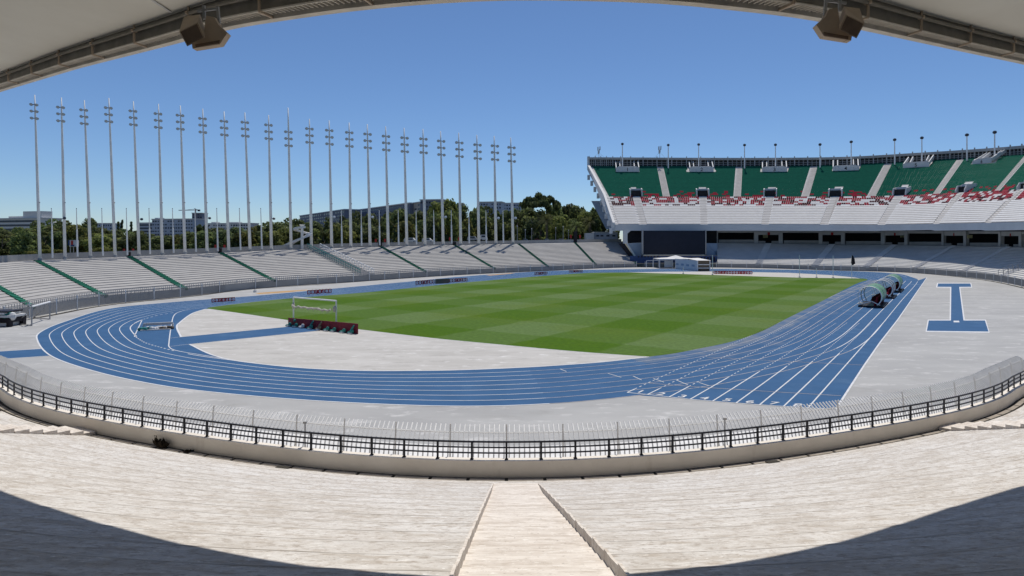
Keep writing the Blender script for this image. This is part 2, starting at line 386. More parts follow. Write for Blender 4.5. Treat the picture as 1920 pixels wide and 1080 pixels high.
ws.strip([lerp(Vector((*i[:2], 0.0085)), Vector((*o[:2], 0.0085)), 0.2) for o, i in zip(OW[lo_:hi_], IW[lo_:hi_])], [lerp(Vector((*i[:2], 0.0085)), Vector((*o[:2], 0.0085)), 0.44) for o, i in zip(OW[lo_:hi_], IW[lo_:hi_])], 1)
tag(ws.build('worn_track', [M['trackgrey'], M['trackgrey2']]), kind='structure')
def gpoly(name, px, z, m, smooth=0):
    q = [tuple(G(*p)) for p in px]
    b = MB(); b.poly([(p[0], p[1], z) for p in (cr(q, smooth, True) if smooth else q)]); return struct(name, b, m)
Dpx = [(385,579.5),(372,583),(360,588),(347,596),(337,605),(331.5,614),(334,623),(340,633),(347,639),(355,645.5),(377,656.5),(402,667),(430,674.5),(471,680.5),(546,688.5),(620,693),(700,696),(850,694.3),(990,689.2),(1090,682.2),(1170,674.6),(1217,669.3),
       (1250,660),(1100,640),(900,615),(700,590),(500,575)]
gpoly('infield_apron', Dpx, 0.010, M['pale'])
# far end zone between pitch and bend
gpoly('far_infield_apron', [(1150,511),(1250,509.6),(1340,509),(1480,511.6),(1560,516),(1600,520),(1625,524),(1600,530),(1300,522),(1150,516)], 0.010, M['pale'])
# the grass
Gp = cr([tuple(G(*p)) for p in [(387,578.5),(455,588),(527,598.5),(600,608.5),(672,617.5),(807,633.5),(940,647),(1073,658.5),(1150,664.5),(1217,669)]], 4)
Gp += cr([tuple(G(*p)) for p in [(1217,669),(1260,663.5),(1305,655),(1375,640),(1430,620.5),(1480,595),(1540,565.3),(1605,532.5),(1626,525.3),(1622,522.8),(1605,522),(1500,520.6),(1340,515.8),(1280,513.8),(1180,510.8)]], 4)[1:]
Gp += cr([tuple(G(*p)) for p in [(1180,510.8),(1110,511.6),(1025,517),(880,529),(700,547),(522,561.5),(407,574.5),(387,578.5)]], 4)[1:-1]
gm = bpy.data.materials.new('mown turf'); gm.use_nodes = True
nt = gm.node_tree; N = nt.nodes; L = nt.links; pb = N['Principled BSDF']; pb.inputs['Roughness'].default_value = 0.9; pb.inputs['Specular IOR Level'].default_value = 0.1
geo = N.new('ShaderNodeNewGeometry')
A2 = G(388,578); B2 = G(1215,668); C2 = G(1632,521)
def mth(op, a, b=None):
    n = N.new('ShaderNodeMath'); n.operation = op
    for i, x in enumerate((a, b)):
        if x is None: continue
        if isinstance(x, (int, float)): n.inputs[i].default_value = x
        else: L.new(x, n.inputs[i])
    return n.outputs[0]
e1 = (A2 - B2); e2 = (C2 - B2); det = e1.x*e2.y - e1.y*e2.x
l1, l2 = e1.length, e2.length
sx = N.new('ShaderNodeSeparateXYZ'); L.new(geo.outputs['Position'], sx.inputs[0])
dxn = mth('SUBTRACT', sx.outputs[0], B2.x); dyn = mth('SUBTRACT', sx.outputs[1], B2.y)
S_ = mth('ADD', mth('MULTIPLY', dxn, l1*e2.y/det), mth('MULTIPLY', dyn, -l1*e2.x/det))
T_ = mth('ADD', mth('MULTIPLY', dxn, -l2*e1.y/det), mth('MULTIPLY', dyn, l2*e1.x/det))
wob = N.new('ShaderNodeTexNoise'); wob.inputs['Scale'].default_value = 0.35; L.new(geo.outputs['Position'], wob.inputs['Vector'])
def band(c, period, ph):
    w = mth('COSINE', mth('MULTIPLY', mth('SUBTRACT', c, ph), 2*math.pi/period))
    w = mth('ADD', w, mth('MULTIPLY', mth('SUBTRACT', wob.outputs['Fac'], 0.5), 0.35))
    r = N.new('ShaderNodeMapRange'); r.inputs[1].default_value = -0.12; r.inputs[2].default_value = 0.12; r.interpolation_type = 'SMOOTHSTEP'; L.new(w, r.inputs[0]); return r.outputs[0]
fs = band(S_, 15.9, 0.0); ft = band(T_, 17.2, 8.4)
f2 = mth('ADD', mth('MULTIPLY', fs, 0.5), mth('MULTIPLY', ft, 0.32)); f3 = mth('ADD', f2, mth('MULTIPLY', mth('MULTIPLY', fs, ft), 0.30))
n1 = N.new('ShaderNodeTexNoise'); n1.inputs['Scale'].default_value = 0.09; n1.inputs['Detail'].default_value = 8; L.new(geo.outputs['Position'], n1.inputs['Vector'])
n3 = N.new('ShaderNodeTexNoise'); n3.inputs['Scale'].default_value = 2.5; n3.inputs['Detail'].default_value = 4; L.new(geo.outputs['Position'], n3.inputs['Vector'])
mx = N.new('ShaderNodeMix'); mx.data_type = 'RGBA'; mx.inputs[6].default_value = (0.052,0.115,0.002,1); mx.inputs[7].default_value = (0.100,0.160,0.046,1); L.new(f3, mx.inputs[0])
m2 = N.new('ShaderNodeMix'); m2.data_type = 'RGBA'; m2.inputs[7].default_value = (0.092,0.138,0.004,1); L.new(mx.outputs[2], m2.inputs[6])
r1 = N.new('ShaderNodeMapRange'); r1.inputs[1].default_value = 0.48; r1.inputs[2].default_value = 0.75; r1.inputs[4].default_value = 0.5; L.new(n1.outputs['Fac'], r1.inputs[0]); L.new(r1.outputs[0], m2.inputs[0])
m3 = N.new('ShaderNodeMix'); m3.data_type = 'RGBA'; m3.blend_type = 'MULTIPLY'; m3.inputs[0].default_value = 1.0; L.new(m2.outputs[2], m3.inputs[6])
r3 = N.new('ShaderNodeMapRange'); r3.inputs[1].default_value = 0.3; r3.inputs[2].default_value = 0.7; r3.inputs[3].default_value = 0.8; r3.inputs[4].default_value = 1.15; L.new(n3.outputs['Fac'], r3.inputs[0])
cbn = N.new('ShaderNodeCombineXYZ'); [L.new(r3.outputs[0], cbn.inputs[i]) for i in range(3)]; L.new(cbn.outputs[0], m3.inputs[7])
L.new(m3.outputs[2], pb.inputs['Base Color'])
gr = MB(); gr.poly([(p[0], p[1], 0.014) for p in Gp]); struct('grass', gr, gm)
# javelin run-ups and the long jump run-up with take-off areas
def q4(name, px, z, m): return gpoly(name, px, z, m)
q4('javelin_runway', [(336,632.5),(545,612.5),(606,619.5),(352,646)], 0.018, M['track'])
q4('outer_javelin_runway', [(-160,669),(77,654),(97,667),(-160,684)], 0.004, M['track'])
q4('jump_runway_border', [(1757,530.5),(1821,530.5),(1823,539.2),(1800.5,539.5),(1809,599.2),(1848.5,599.2),(1855.5,623.8),(1735.5,622),(1739.5,599.2),(1780.5,599.2),(1781.5,539.5),(1755,539)], 0.004, M['line'])
q4('jump_runway', [(1759,531.6),(1819.5,531.6),(1821,537.8),(1798.5,538),(1806.5,601),(1846.8,601),(1853.5,621.8),(1737.8,620.3),(1741.5,601),(1783,601),(1783.7,538),(1757.5,537.8)], 0.008, M['track'])
q4('takeoff_plate', [(1788,601.5),(1798,601.5),(1799,604.5),(1788,604.5)], 0.012, M['line'])
gpoly('sand_pit', [(478,549.5),(545,544.8),(575,543.2),(578,544.2),(540,548),(486,551.5)], 0.004, M['sand'])
gpoly('far_sand_pit', [(911,515.8),(958,512.2),(966,512.6),(918,516.8)], 0.010, M['sand'])

# painted lines
ln = MB(); old = MB(); ZL = 0.012
def wp(pts, n=10): return cr([tuple(G(*p)) for p in pts], n)
def sub(pts, a, b): return pts[a:b+1]
for j in range(9):
    pl = [tuple(lerp(Vector(i), Vector(o), j/8)) for o, i in zip(OW, IW)]
    if j == 0: old.line(sub(pl, 0, 10*8), 0.08, ZL); ln.line(sub(pl, 10*8, 14*8), 0.10, ZL); ln.line(sub(pl, 15*8+4, 17*8+6), 0.10, ZL); ln.line(sub(pl, 20*8, 31*8), 0.1, ZL)
    else:
        q_ = int((4 if j > 5 else 0)*8); ln.line(pl[:q_+1], 0.08, ZL); old.line(pl[q_:9*8+1], 0.07, ZL); ln.line(pl[9*8:31*8], 0.12 if j == 8 else 0.07, ZL)
# dashed lane-one edge round the water jump and the steeplechase detour
det = wp([(430,674.3),(380,666),(333,658),(318,651.5),(317,641),(321,612),(326,592),(338,584.3),(362,579.3),(407,574)], 8); ln.line(det, 0.09, ZL)
da = wp([(252,630.5),(262,637),(273,643),(290,648.5),(307,653),(330,659)], 6)
for i in range(0, len(da)-1, 2): ln.line(da[i:i+2], 0.1, ZL)
da = wp([(250,608),(262,602),(275,597),(300,590.5),(330,585.5)], 6)
for i in range(0, len(da)-1, 2): ln.line(da[i:i+2], 0.1, ZL)
ln.line([G(252,630.5), G(266,601)], 0.09, ZL)
# straight with the sprint chute
St = [(1176,736.2),(1214,740),(1254,745),(1294,749),(1336,752.5),(1380,756),(1424,759.5),(1469,762.5),(1515,765)]
Md = [(1472,600),(1499,600),(1526,600),(1552,600),(1577,600),(1595.5,600),(1618.2,600),(1639.5,600),(1660.8,600)]
solid = [0.05,0.08,0.14,0.30,0.40,0.50,0.62,0.80,1.0]
for j in range(9):
    A = G(*St[j]); B = G(*Md[j]); pl = [lerp(A, B, i/120) for i in range(121)]
    ns = int(120*solid[j]*0.55) if j < 8 else 120
    ln.line(pl[:ns+1], 0.08, ZL+0.002)
    for i in range(ns, 112, 2): ln.line(pl[i:i+2], 0.055, ZL+0.002)
ln.line([G(1176,736.2), G(1214,740), G(1294,749), G(1424,759.5), G(1515,765), G(1567,768)], 0.09, ZL+0.004)
ln.line([G(1567,768), G(1620,686), G(1650,642.5), G(1683,600), G(1738,520.3)], 0.12, ZL+0.004)
old.line([G(1217,719), G(1330,727.5), G(1450,735), G(1577,742.5)], 0.075, ZL+0.006)
old.line([G(1325,670), G(1420,675), G(1520,680), G(1619,685)], 0.075, ZL+0.006)
ln.line([G(1672,533), G(1730,533.3)], 0.10, ZL+0.006)
# relay marks on the bend
for a, b in (((1140,700.5),(1165,708)),((1187,705.5),(1203,713)),((1225,710),(1245,717)),((1268,713),(1290,722)),((1310,717.5),(1330,724)),((1050,692),(1062,697))):
    ln.line([G(*a), G(*b)], 0.07, ZL+0.006)
# runway edges
for a, b in (((336,632.5),(545,612.5)),((352,646),(606,619.5)),((318,634.5),(338,632)),((318,650),(352,646))): ln.line([G(*a), G(*b)], 0.07, 0.022)
for a, b in (((-160,669),(77,654)),((-160,684),(92,667.3))): ln.line([G(*a), G(*b)], 0.09, 0.008)
ln.line(wp([(340,633),(331.5,614),(337,605),(360,588),(385,579.5)], 8), 0.16, 0.016); ln.line(wp([(355,645.5),(402,667),(471,680.5),(620,693),(850,694.3),(1090,682.2),(1217,669.3)], 8), 0.16, 0.016)
ln.line([G(385,579.5), G(527,599.3), G(672,618.2), G(807,634.3), G(1073,659.4), G(1215,669.6)], 0.12, 0.018)
struct('track_markings', ln, M['line']); struct('worn_track_markings', old, M['oldline'])
# lane numbers 1..8 by the start line
nb = MB(); NU = [(1201.5,734.5),(1240,738.7),(1280,743.2),(1321,746.8),(1364,750),(1407,753.6),(1452,756.5),(1496,759.7)]
for j, p in enumerate(NU):
    ex = (G(St[j+1][0], St[j+1][1]) - G(*St[j])).normalized(); ey = (G(*Md[j]) - G(*St[j])).normalized()
    o = G(*p); o.z = ZL + 0.008; put(nb, str(j+1), o, ex, ey, 0.95)
struct('lane_numbers', nb, M['line'])
gk = MB()                                        # narrow kerb gutter at the foot of the far fences
kp = [Vector((p[0], p[1], 0)) for p in FW]
gk.sweep([[p - outward(i, kp)*0.10 for i, p in enumerate(kp)], [p - outward(i, kp)*0.10 + Vector((0,0,0.05)) for i, p in enumerate(kp)],
          [p + outward(i, kp)*0.35 + Vector((0,0,0.05)) for i, p in enumerate(kp)], [p + outward(i, kp)*0.35 for i, p in enumerate(kp)]])
struct('kerb_gutter', gk, M['gutter'])

# ================================================================== NEAR STAND (the one the picture was taken from)
SL = 0.3
near_stand = thing('near_grandstand', tuple(ring(0, 4, 0)), 'weathered pale concrete terrace filling the foreground below the shading roof', 'grandstand')
t = MB(); nz = MB(); nrow = 36; tread = 0.78; lip = 0.012
A_IN = 1.05
def AWf(o): return 0.575 + 0.0235*max(0.0, o - 1.2)
def ATf(o): return 0.0082 + 0.0075*max(0.0, o - 1.2)/(30 + o)
#              # middle aisle: direction, half width, where it starts
def zz(o): return 2.4 + SL*(o - 0.17)
def spans(o):                                    # the arc left and right of the sunken aisle, or one whole arc in front of it
    d = AWf(o)/(29.94 + o); AT = ATf(o)
    return [(-R(66), AT - d), (AT + d, R(66))] if o > A_IN - 0.01 else [(-R(66), R(66))]
def arcr(o, z, a, c, n=60): return [ring(lerp(a, c, i/n), o, z) for i in range(n+1)]
offs_ = sorted([0.42 + r_*tread for r_ in range(nrow+1)] + [A_IN])
for i in range(len(offs_)-1):
    o0, o1 = offs_[i], offs_[i+1]; step = o0 != A_IN
    for (a, c), (a1_, c1_) in zip(spans((o0+o1)/2 if o0 >= A_IN else o0), spans((o0+o1)/2 if o0 >= A_IN else o0)):
        z0 = zz(o0); z1 = zz(o1) - lip
        if o0 >= A_IN:
            d0 = AWf(o0)/(29.94+o0); d1 = AWf(o1)/(29.94+o1); sg = a < 0 and c < 0.5
            p0 = (a, ATf(o0)-d0) if sg else (ATf(o0)+d0, c); p1 = (a, ATf(o1)-d1) if sg else (ATf(o1)+d1, c)
        else: p0 = p1 = (a, c)
        if step: t.strip(arcr(o0, z0 - lip if i else 2.40, *p0), arcr(o0, z0, *p0))
        t.strip(arcr(o0, z0, *p0), arcr(o1, z1, *p1))
        if step and i: nz.strip(arcr(o0+0.035, zz(o0+0.035)+0.002, *p0), arcr(o0-0.002, z0+0.002, *p0))
t.build('terrace_steps', M['terr'], near_stand)
nz.build('step_joints', M['grime'], near_stand)
def stair(th, w, r0, r1, lift=0.03):
    b = MB(); rr = random.Random(int(th*1000) + 5)
    tn = Vector((math.cos(th), math.sin(th), 0))
    for r_ in range(r0, r1):
        for h in (0, 1):
            oo0 = 0.42 + r_*tread - tread/2*(1-h); oo1 = oo0 + tread/2 - 0.012
            z = zz(oo0) + lift; hw = w/2 + rr.uniform(-0.012, 0.012) + (0.035 if h else 0.0)
            c0 = ring(th, oo0, 0); c1 = ring(th, oo1, 0); zb = z - 0.35
            top = [c0 - tn*hw, c0 + tn*hw, c1 + tn*hw, c1 - tn*hw]; zs = [z, z, z + 0.02, z + 0.02]
            vs = [Vector((p.x, p.y, q)) for p, q in zip(top, zs)] + [Vector((p.x, p.y, zb)) for p in top]
            b.add(vs, [(0,1,2,3),(4,5,1,0),(5,6,2,1),(6,7,3,2),(7,4,0,3)])
    return b
for th, w, lift in ((-R(29.3), 1.1, 0.16), (R(31.4), 1.1, 0.16)): stair(th, w, 0, nrow, lift).build('stairway', M['aisle'], near_stand)
b = MB(); cheeks = {-1: MB(), 1: MB()}; gj = MB(); k = 0; hs = tread/2; rr = random.Random(8); tn = Vector((1, 0.01, 0))
o = A_IN
while o < 27.5:                                  # steps of the slightly sunken aisle, with a bench end on each row at its sides
    sk = lambda j: 0.09*min(1.0, j/4 + 0.05)
    o1 = o + hs; z = zz(o) - sk(k); zn = zz(o1) - sk(k+1); c0 = ring(ATf(o), o, 0); c1 = ring(ATf(o1), o1, 0)
    q = [c0 - tn*AWf(o), c0 + tn*AWf(o), c1 + tn*AWf(o1), c1 - tn*AWf(o1)]
    v = lambda p, z_: Vector((p.x, p.y, z_))
    b.add([v(q[0], z), v(q[1], z), v(q[2], z + 0.085), v(q[3], z + 0.085), v(q[2], zn), v(q[3], zn)], [(0,1,2,3), (3,2,4,5)])
    g0, g1 = lerp(q[0], q[3], 0.88), lerp(q[1], q[2], 0.88)
    gj.add([v(g0, z + 0.078), v(g1, z + 0.078), v(q[2], z + 0.087), v(q[3], z + 0.087)], [(0,1,2,3)])
    for sg, p, p1 in ((-1, q[0], q[3]), (1, q[1], q[2])):
        w_ = tn*sg*0.035; h0 = 0.003 + 0.010*min(1, k/6); hh = 0.0 if k % 2 else 0.026*min(1, k/6)   # one raised bench end per row
        cheeks[sg].add([Vector((p.x, p.y, z-0.08)), Vector((p1.x, p1.y, z-0.03)), Vector((p1.x, p1.y, zz(o1)+h0)), Vector((p.x, p.y, zz(o)+h0+hh)),
                Vector((p.x, p.y, zz(o)+h0+hh)) + w_, Vector((p1.x, p1.y, zz(o1)+h0)) + w_, Vector((p1.x, p1.y, zz(o1)-0.05)) + w_, Vector((p.x, p.y, zz(o)-0.05)) + w_],
               [(0,1,2,3), (3,2,5,4), (4,5,6,7), (0,3,4,7), (1,2,5,6)])
    o = o1; k += 1
st_ = b.build('stairway', M['aisle'], near_stand); gj.build('step_joints', M['grime'], st_)
for sg in (-1, 1): cheeks[sg].build('bench_ends', M['aisle'], st_)
wl = MB(); wl.sweep([arc(0.0, 2.2), arc(0.0, 2.87), arc(-0.26, 2.87), arc(-0.26, 0.0), arc(0.0, 0.0)]); wl.build('parapet_wall', M['wall'], near_stand)
gt = MB(); gt.sweep([arc(0.002, 2.36), arc(0.002, 2.405), arc(0.42, 2.405), arc(0.42, 2.36)]); gt.build('gutter', M['gutter'], near_stand)
gs = MB(); n = 58
for i in range(n):
    a0 = R(-58 + 116*i/n + 0.09); a1 = R(-58 + 116*(i+1)/n - 0.09)
    pts = [(0.13, 2.415), (0.13, 2.44), (0.30, 2.44), (0.30, 2.415)]
    gs.sweep([[ring(lerp(a0, a1, k/4), o, z) for k in range(5)] for o, z in pts])
gs.build('gutter_covers', M['slab'], near_stand)
for u, v in ((530,880.5),(1446,868.5),(28,766)):
    dr = MB(); p = G(u, v, 2.46); th = math.atan2(p.x-CX, CY-p.y); tn = Vector((math.cos(th), math.sin(th), 0)); n0 = Vector((math.sin(th), -math.cos(th), 0))
    dr.obox(ring(th, 0.52, 2.52), tn*0.2, n0*0.10, Vector((0,0,0.012))); dr.build('drain_grate', M['gutter'], near_stand)
bw = MB(); bw.sweep([arc(24.0, 9.0), arc(24.0, 16.5), arc(24.3, 16.5), arc(24.3, 9.0)]); bw.build('back_wall', M['wall'], near_stand)  # unseen wall, added to block sky light entering from behind

lg = MB(); la = [R(-60 + 120*i/120) for i in range(121)]
lw = [2.9 - 1.75*min(1, abs(th)/R(46))**2 for th in la]
lg.sweep([[ring(th, -0.262, 2.30) for th in la], [ring(th, -0.262 - w_, 2.26) for th, w_ in zip(la, lw)], [ring(th, -0.262 - w_, 0.0) for th, w_ in zip(la, lw)]], closed=False)
lg.build('moat_ledge', M['ledge'], near_stand)
rail = thing('guard_rail', tuple(ring(0, -0.13, 2.87)), 'black steel guard rail on top of the beige parapet wall', 'railing')
n = 58; A0, A1 = -54, 54
for i in range(n+1):
    th = R(A0 + (A1-A0)*i/n); b = MB(); tn = Vector((math.cos(th), math.sin(th), 0)); n0 = Vector((math.sin(th), -math.cos(th), 0))
    b.obox(ring(th, -0.13, 3.12), tn*0.028, n0*0.022, Vector((0,0,0.25))); b.obox(ring(th, -0.13, 2.877), tn*0.05, n0*0.05, Vector((0,0,0.007))); b.build('post', M['black'], rail)
for z, h in ((3.36, 0.022), (3.205, 0.017), (3.05, 0.017)):
    b = MB(); b.sweep([arc(-0.15, z-h, A0, A1), arc(-0.15, z+h, A0, A1), arc(-0.11, z+h, A0, A1), arc(-0.11, z-h, A0, A1)]); b.build('rail', M['black'], rail)

spf = thing('spiked_fence', tuple(ring(0, -0.95, 0)), 'white picket fence with inward curving tips just beyond the black guard rail', 'fence')
FO = -0.50; npan = 34; per = 11; A0, A1 = -53.5, 53.5
prof = [(0.0, 2.2), (0.0, 2.72), (-0.06, 2.98), (-0.18, 3.22), (-0.35, 3.42), (-0.56, 3.57)]
for i in range(npan):
    b = MB()
    for k in range(per):
        th = R(A0 + (A1-A0)*(i + (k+0.5)/per)/npan); b.tube([ring(th, FO+o, z) for o, z in prof], 0.023, 5, 0, True)
    b.build('picket_panel', M['white'], spf)
for i in range(npan+1):
    th = R(A0 + (A1-A0)*i/npan); b = MB(); b.tube([ring(th, FO+0.03+o*0.15, z + (0.16 if z > 3.3 else 0.0)) for o, z in [(0,2.2)]+prof], 0.024, 6); b.build('post', M['mast'], spf)
for o, z, r_ in ((-0.33, 3.40, 0.022), (0.0, 2.6, 0.02), (0.0, 2.42, 0.02)):
    b = MB(); b.tube(arc(FO+o-0.02, z, A0, A1, 90), r_, 5); b.build('rail', M['white'], spf)
for u, v in ((572,792), (1359,785)):      # a few grey floodlight stubs rising from the fence
    D = 18.9 if u < 1700 else 24.0
    b = MB(); p = W(u, v, D); b.tube([(p.x, p.y, 2.2), (p.x, p.y, p.z)], 0.022, 6); b.obox(p, (0.05,0,0), (0,0.04,0), (0,0,0.03)); b.build('bracket_post', M['galv'], spf)
# dry weeds against the wall
for nm, u, v, h, nb_, lab in (('dry_bush', 310, 836, 0.40, 46, 'withered dark bush growing out of the gutter against the beige wall'), ('dry_weed', 357, 846, 0.13, 16, 'tiny dark weed tuft at the wall foot beside the withered bush')):
    p = G(u, v, 2.44); th = math.atan2(p.x-CX, CY-p.y); p = ring(th, 0.12, 2.43); tn = Vector((math.cos(th), math.sin(th), 0)); n0 = Vector((math.sin(th), -math.cos(th), 0))
    b = MB(); rnd = random.Random(3 + nb_)
    for i in range(nb_):
        s_ = rnd.uniform(-1, 1); hh = h*rnd.uniform(0.5, 1.0)*(1.0 if s_ < -0.7 else 0.85*(1-0.35*abs(s_)))
        q = p + tn*s_*h*0.35 + n0*rnd.uniform(-0.05, 0.12)
        tip = q + Vector((0,0,hh)) + tn*(s_*h*0.5 + rnd.uniform(-.1,.1)*h) + n0*rnd.uniform(-0.05,0.1)
        mid = (q+tip)/2 + n0*0.03; w = tn*0.018*(1+2*rnd.random())
        b.add([q-w, q+w, mid+w*1.4, mid-w*1.4, tip], [(0,1,2,3),(3,2,4)])
        for k in range(4):
            c = lerp(q, tip, rnd.uniform(0.2, 0.95)); d1 = Vector((rnd.uniform(-1,1), rnd.uniform(-1,1), rnd.uniform(-1,1)))*h*0.10; d2 = Vector((rnd.uniform(-1,1), rnd.uniform(-1,1), rnd.uniform(-1,1)))*h*0.07
            b.add([c-d1, c+d2, c+d1, c-d2], [(0,1,2,3)])
    tag(b.build(nm, M['plant'], at=p), lab, 'weed')

# ------------------------------------------------------------------ the roof overhead
def pe(u): return interp(u, PEU, PEV)
SUN_AZ, SUN_EL = R(15), R(68)
SD = Vector((math.sin(SUN_AZ)*math.cos(SUN_EL), math.cos(SUN_AZ)*math.cos(SUN_EL), math.sin(SUN_EL)))
PEU = [-200,-60,0,145,345,430,640,800,960,1240,1480,1529,1617,1700,1800,1920,2100]
PEV = [232,192,171,127,76,51.5,20,4,-4,2,28,36,54,72,94,119,165]
SHP = [(0,922),(120,955),(300,1000),(480,1034),(680,1047),(856,1059),(1010,1069),(1160,1059),(1387,1040),(1653,982),(1800,945),(1920,913)]
def tz(x, y): return 2.4 + 0.07 + SL*(math.hypot(x-CX, y-CY) - 30.0)
edge = []
for u, v in SHP:                                  # the roof edge that casts the shadow line seen on the terrace
    k = (u-U0)/K; m_ = (V0-v)/K; y = 1.0
    while H + m_*y > tz(k*y, y) and y < 30: y += 0.005
    S0 = Vector((k*y, y, H + m_*y)); l = 1.0; ok = False
    while l < 30:
        Q = S0 + SD*l; uu = U0 + K*Q.x/Q.y; vv = V0 - K*(Q.z-H)/Q.y
        if vv < pe(uu): ok = True; break
        l += 0.01
    if ok: edge.append(tuple(Q))
edge.sort(key=lambda p: p[0])
# smooth the solved points with a low-order fit, then carry the curve on past the picture
import numpy as np
ex_ = np.array(edge)
cy_ = np.polyfit(ex_[:,0], ex_[:,1], 6)
def edge_pt(x):
    xa, xb = ex_[0,0], ex_[-1,0]
    if x < xa:
        s = np.polyval(np.polyder(cy_), xa); y = np.polyval(cy_, xa) + max(-0.95, s)*(x - xa)
    elif x > xb:
        s = np.polyval(np.polyder(cy_), xb); y = np.polyval(cy_, xb) + min(0.95, s)*(x - xb)
    else: y = np.polyval(cy_, x)
    u = U0 + K*x/y; return Vector((x, float(y), float(H + (V0 - pe(u))/K*y)))
xs_ = [-30 + 60*i/120 for i in range(121)]
ev = [edge_pt(x) for x in xs_]
for it in range(2): ev = [ev[0]] + [(ev[i-1] + ev[i]*2 + ev[i+1])/4 for i in range(1, len(ev)-1)] + [ev[-1]]
def eoff(d, dz): # offset back from the edge over the stand
    out = []
    for i, p in enumerate(ev):
        q = ev[min(i+1, len(ev)-1)] - ev[max(i-1, 0)]; nrm = Vector((q.y, -q.x, 0)).normalized()
        nrm = (nrm + Vector((0,-0.4,0))).normalized()
        out.append(p + nrm*d + Vector((0,0,dz)))
    return out
def eback(y, dz): return [Vector((p.x*1.25, y, p.z + dz)) for p in ev]
roof = thing('stand_roof', (0, 10, 12.5), 'pale concrete grandstand roof whose curved edge arches across the top', 'roof')
b = MB(); b.strip(eoff(0.30, 0.42), eback(-1.0, 1.2)); b.strip(eback(-1.0, 1.2), eback(-14, 2.0)); b.build('soffit', M['soffit'], roof)
b = MB(); b.sweep([eoff(-0.06, 0.0), eoff(-0.06, 0.75), eoff(0.4, 0.75), eback(-14, 2.6), eback(-14, 2.45), eoff(0.35, 0.60), eoff(0.12, 0.58), eoff(0.08, 0.06), eoff(0.08, 0.0)]); b.build('roof_slab', M['lip'], roof)
b = MB(); b.sweep([eoff(0.10, 0.10), eoff(0.10, 0.56), eoff(0.28, 0.56), eoff(0.28, 0.10)]); b.build('gutter_beam', M['beam'], roof)
b = MB(); ea = eoff(0.12, 0.07); eb = eoff(0.30, 0.07)
for i in range(len(ea)-1):
    for k in range(5):
        tt = (k+0.5)/5; p = lerp(ea[i], ea[i+1], tt); q = lerp(eb[i], eb[i+1], tt); b.bar(p, q, 0.018, 0.03)
b.tube(eb, 0.018, 5); b.build('cable_tray', M['lip'], roof)
b = MB(); b.tube([p + Vector((0,0,0.30)) for p in eoff(0.36, 0)], 0.035, 6); b.build('conduit', M['beam'], roof)
for i in range(8, 113, 4):
    b = MB(); p = eoff(0.05, 0.02)[i]; q = eoff(0.36, 0.04)[i]; r_ = eoff(0.36, 0.62)[i]
    b.bar(p, q, 0.035); b.bar(q, r_, 0.035); b.bar(eoff(0.30, 0.3)[i], eoff(0.42, 0.3)[i], 0.05); b.build('tray_bracket', M['speaker'], roof)
for i in (22, 47, 73, 98):                         # joints between the roof panels
    b = MB(); p = eoff(0.42, 0.405)[i]; q = eback(-1.0, 1.185)[i]; b.bar(p, q, 0.05, 0.02); b.build('panel_joint', M['conc'], roof)
# ------------------------------------------------------------------ loudspeakers hung from the roof edge
def pbox(mb, px, Dn, Df, mi=0):                    # a box-like body whose near outline is given as points at one depth and far outline behind it
    n = len(px); f = [W(u, v, Dn) for u, v in px]; k = [W(u, v, Dn) + Vector((0, Df-Dn, 0)) for u, v in px]
    mb.add(f + k, [list(range(n)), list(range(n, 2*n))[::-1]] + [(i, (i+1) % n, n+(i+1) % n, n+i) for i in range(n)], mi)
def speaker(mir, at, lab):
    def X(u): return u if not mir else None
    D = 8.7
    root = thing('loudspeaker', tuple(W(at[0], at[1], D)), lab, 'loudspeaker', 'loudspeakers hung from the roof edge')
    def P(u, v): return (at[0] + (u*(-1 if mir else 1)), at[1] + v)
    # horn: hood curving forward and down, ending in a wide square mouth
    b = MB(); side = [(4,-21),(20,-18),(27,-4),(44,12),(30,33),(-21,41),(-23,29),(0,14)]
    pbox(b, [P(u, v) for u, v in side], D, D+0.12); b.build('horn', M['speaker'], root)
    b = MB(); pbox(b, [P(u, v) for u, v in [(-16,33),(30,25),(29,31),(-15,39)]], D-0.02, D+0.10); b.build('horn_lip', M['speaker2'], root)
    # driver cabinet, a tilted box in front of the horn
    b = MB(); f = [W(*P(u, v), D-0.35) for u, v in ((-38,8),(-12,-10),(3,20),(-30,36))]
    f = [W(*P(u, v), D-0.16) for u, v in ((-46,9),(-11,-8),(2,21),(-31,37))]; k = [W(*P(u, v), D+0.16) for u, v in ((-37,-19),(-7,-23),(2,2),(-30,16))]
    b.add(f + k, [(0,1,2,3),(7,6,5,4),(0,4,5,1),(1,5,6,2),(2,6,7,3),(3,7,4,0)]); b.build('driver_cabinet', M['speaker'], root)
    g_ = [lerp(sum(f, Vector())/4, p, 0.86) + Vector((0,-0.012,-0.004)) for p in f]
    b = MB(); b.add(g_ + [p + Vector((0,0.02,0)) for p in g_], [(0,1,2,3),(7,6,5,4),(0,4,5,1),(1,5,6,2),(2,6,7,3),(3,7,4,0)]); b.build('grille', M['speaker2'], root)
    b = MB(); top = -34
    for u0, v0, u1, v1 in ((0,-36,1,-14),(26,-33,29,-6)): b.bar(W(*P(u0, v0-4), D+0.1), W(*P(u1, v1), D+0.1), 0.035)
    b.bar(W(*P(-12,-29), D+0.1), W(*P(27,-34), D+0.1), 0.03); b.build('hanging_frame', M['galv'], root)
    return root
speaker(False, (382, 50), 'brown horn loudspeaker hanging under the left half of the arched roof edge')
speaker(True, (1575, 35), 'brown horn loudspeaker hanging under the right half of the arched roof edge')
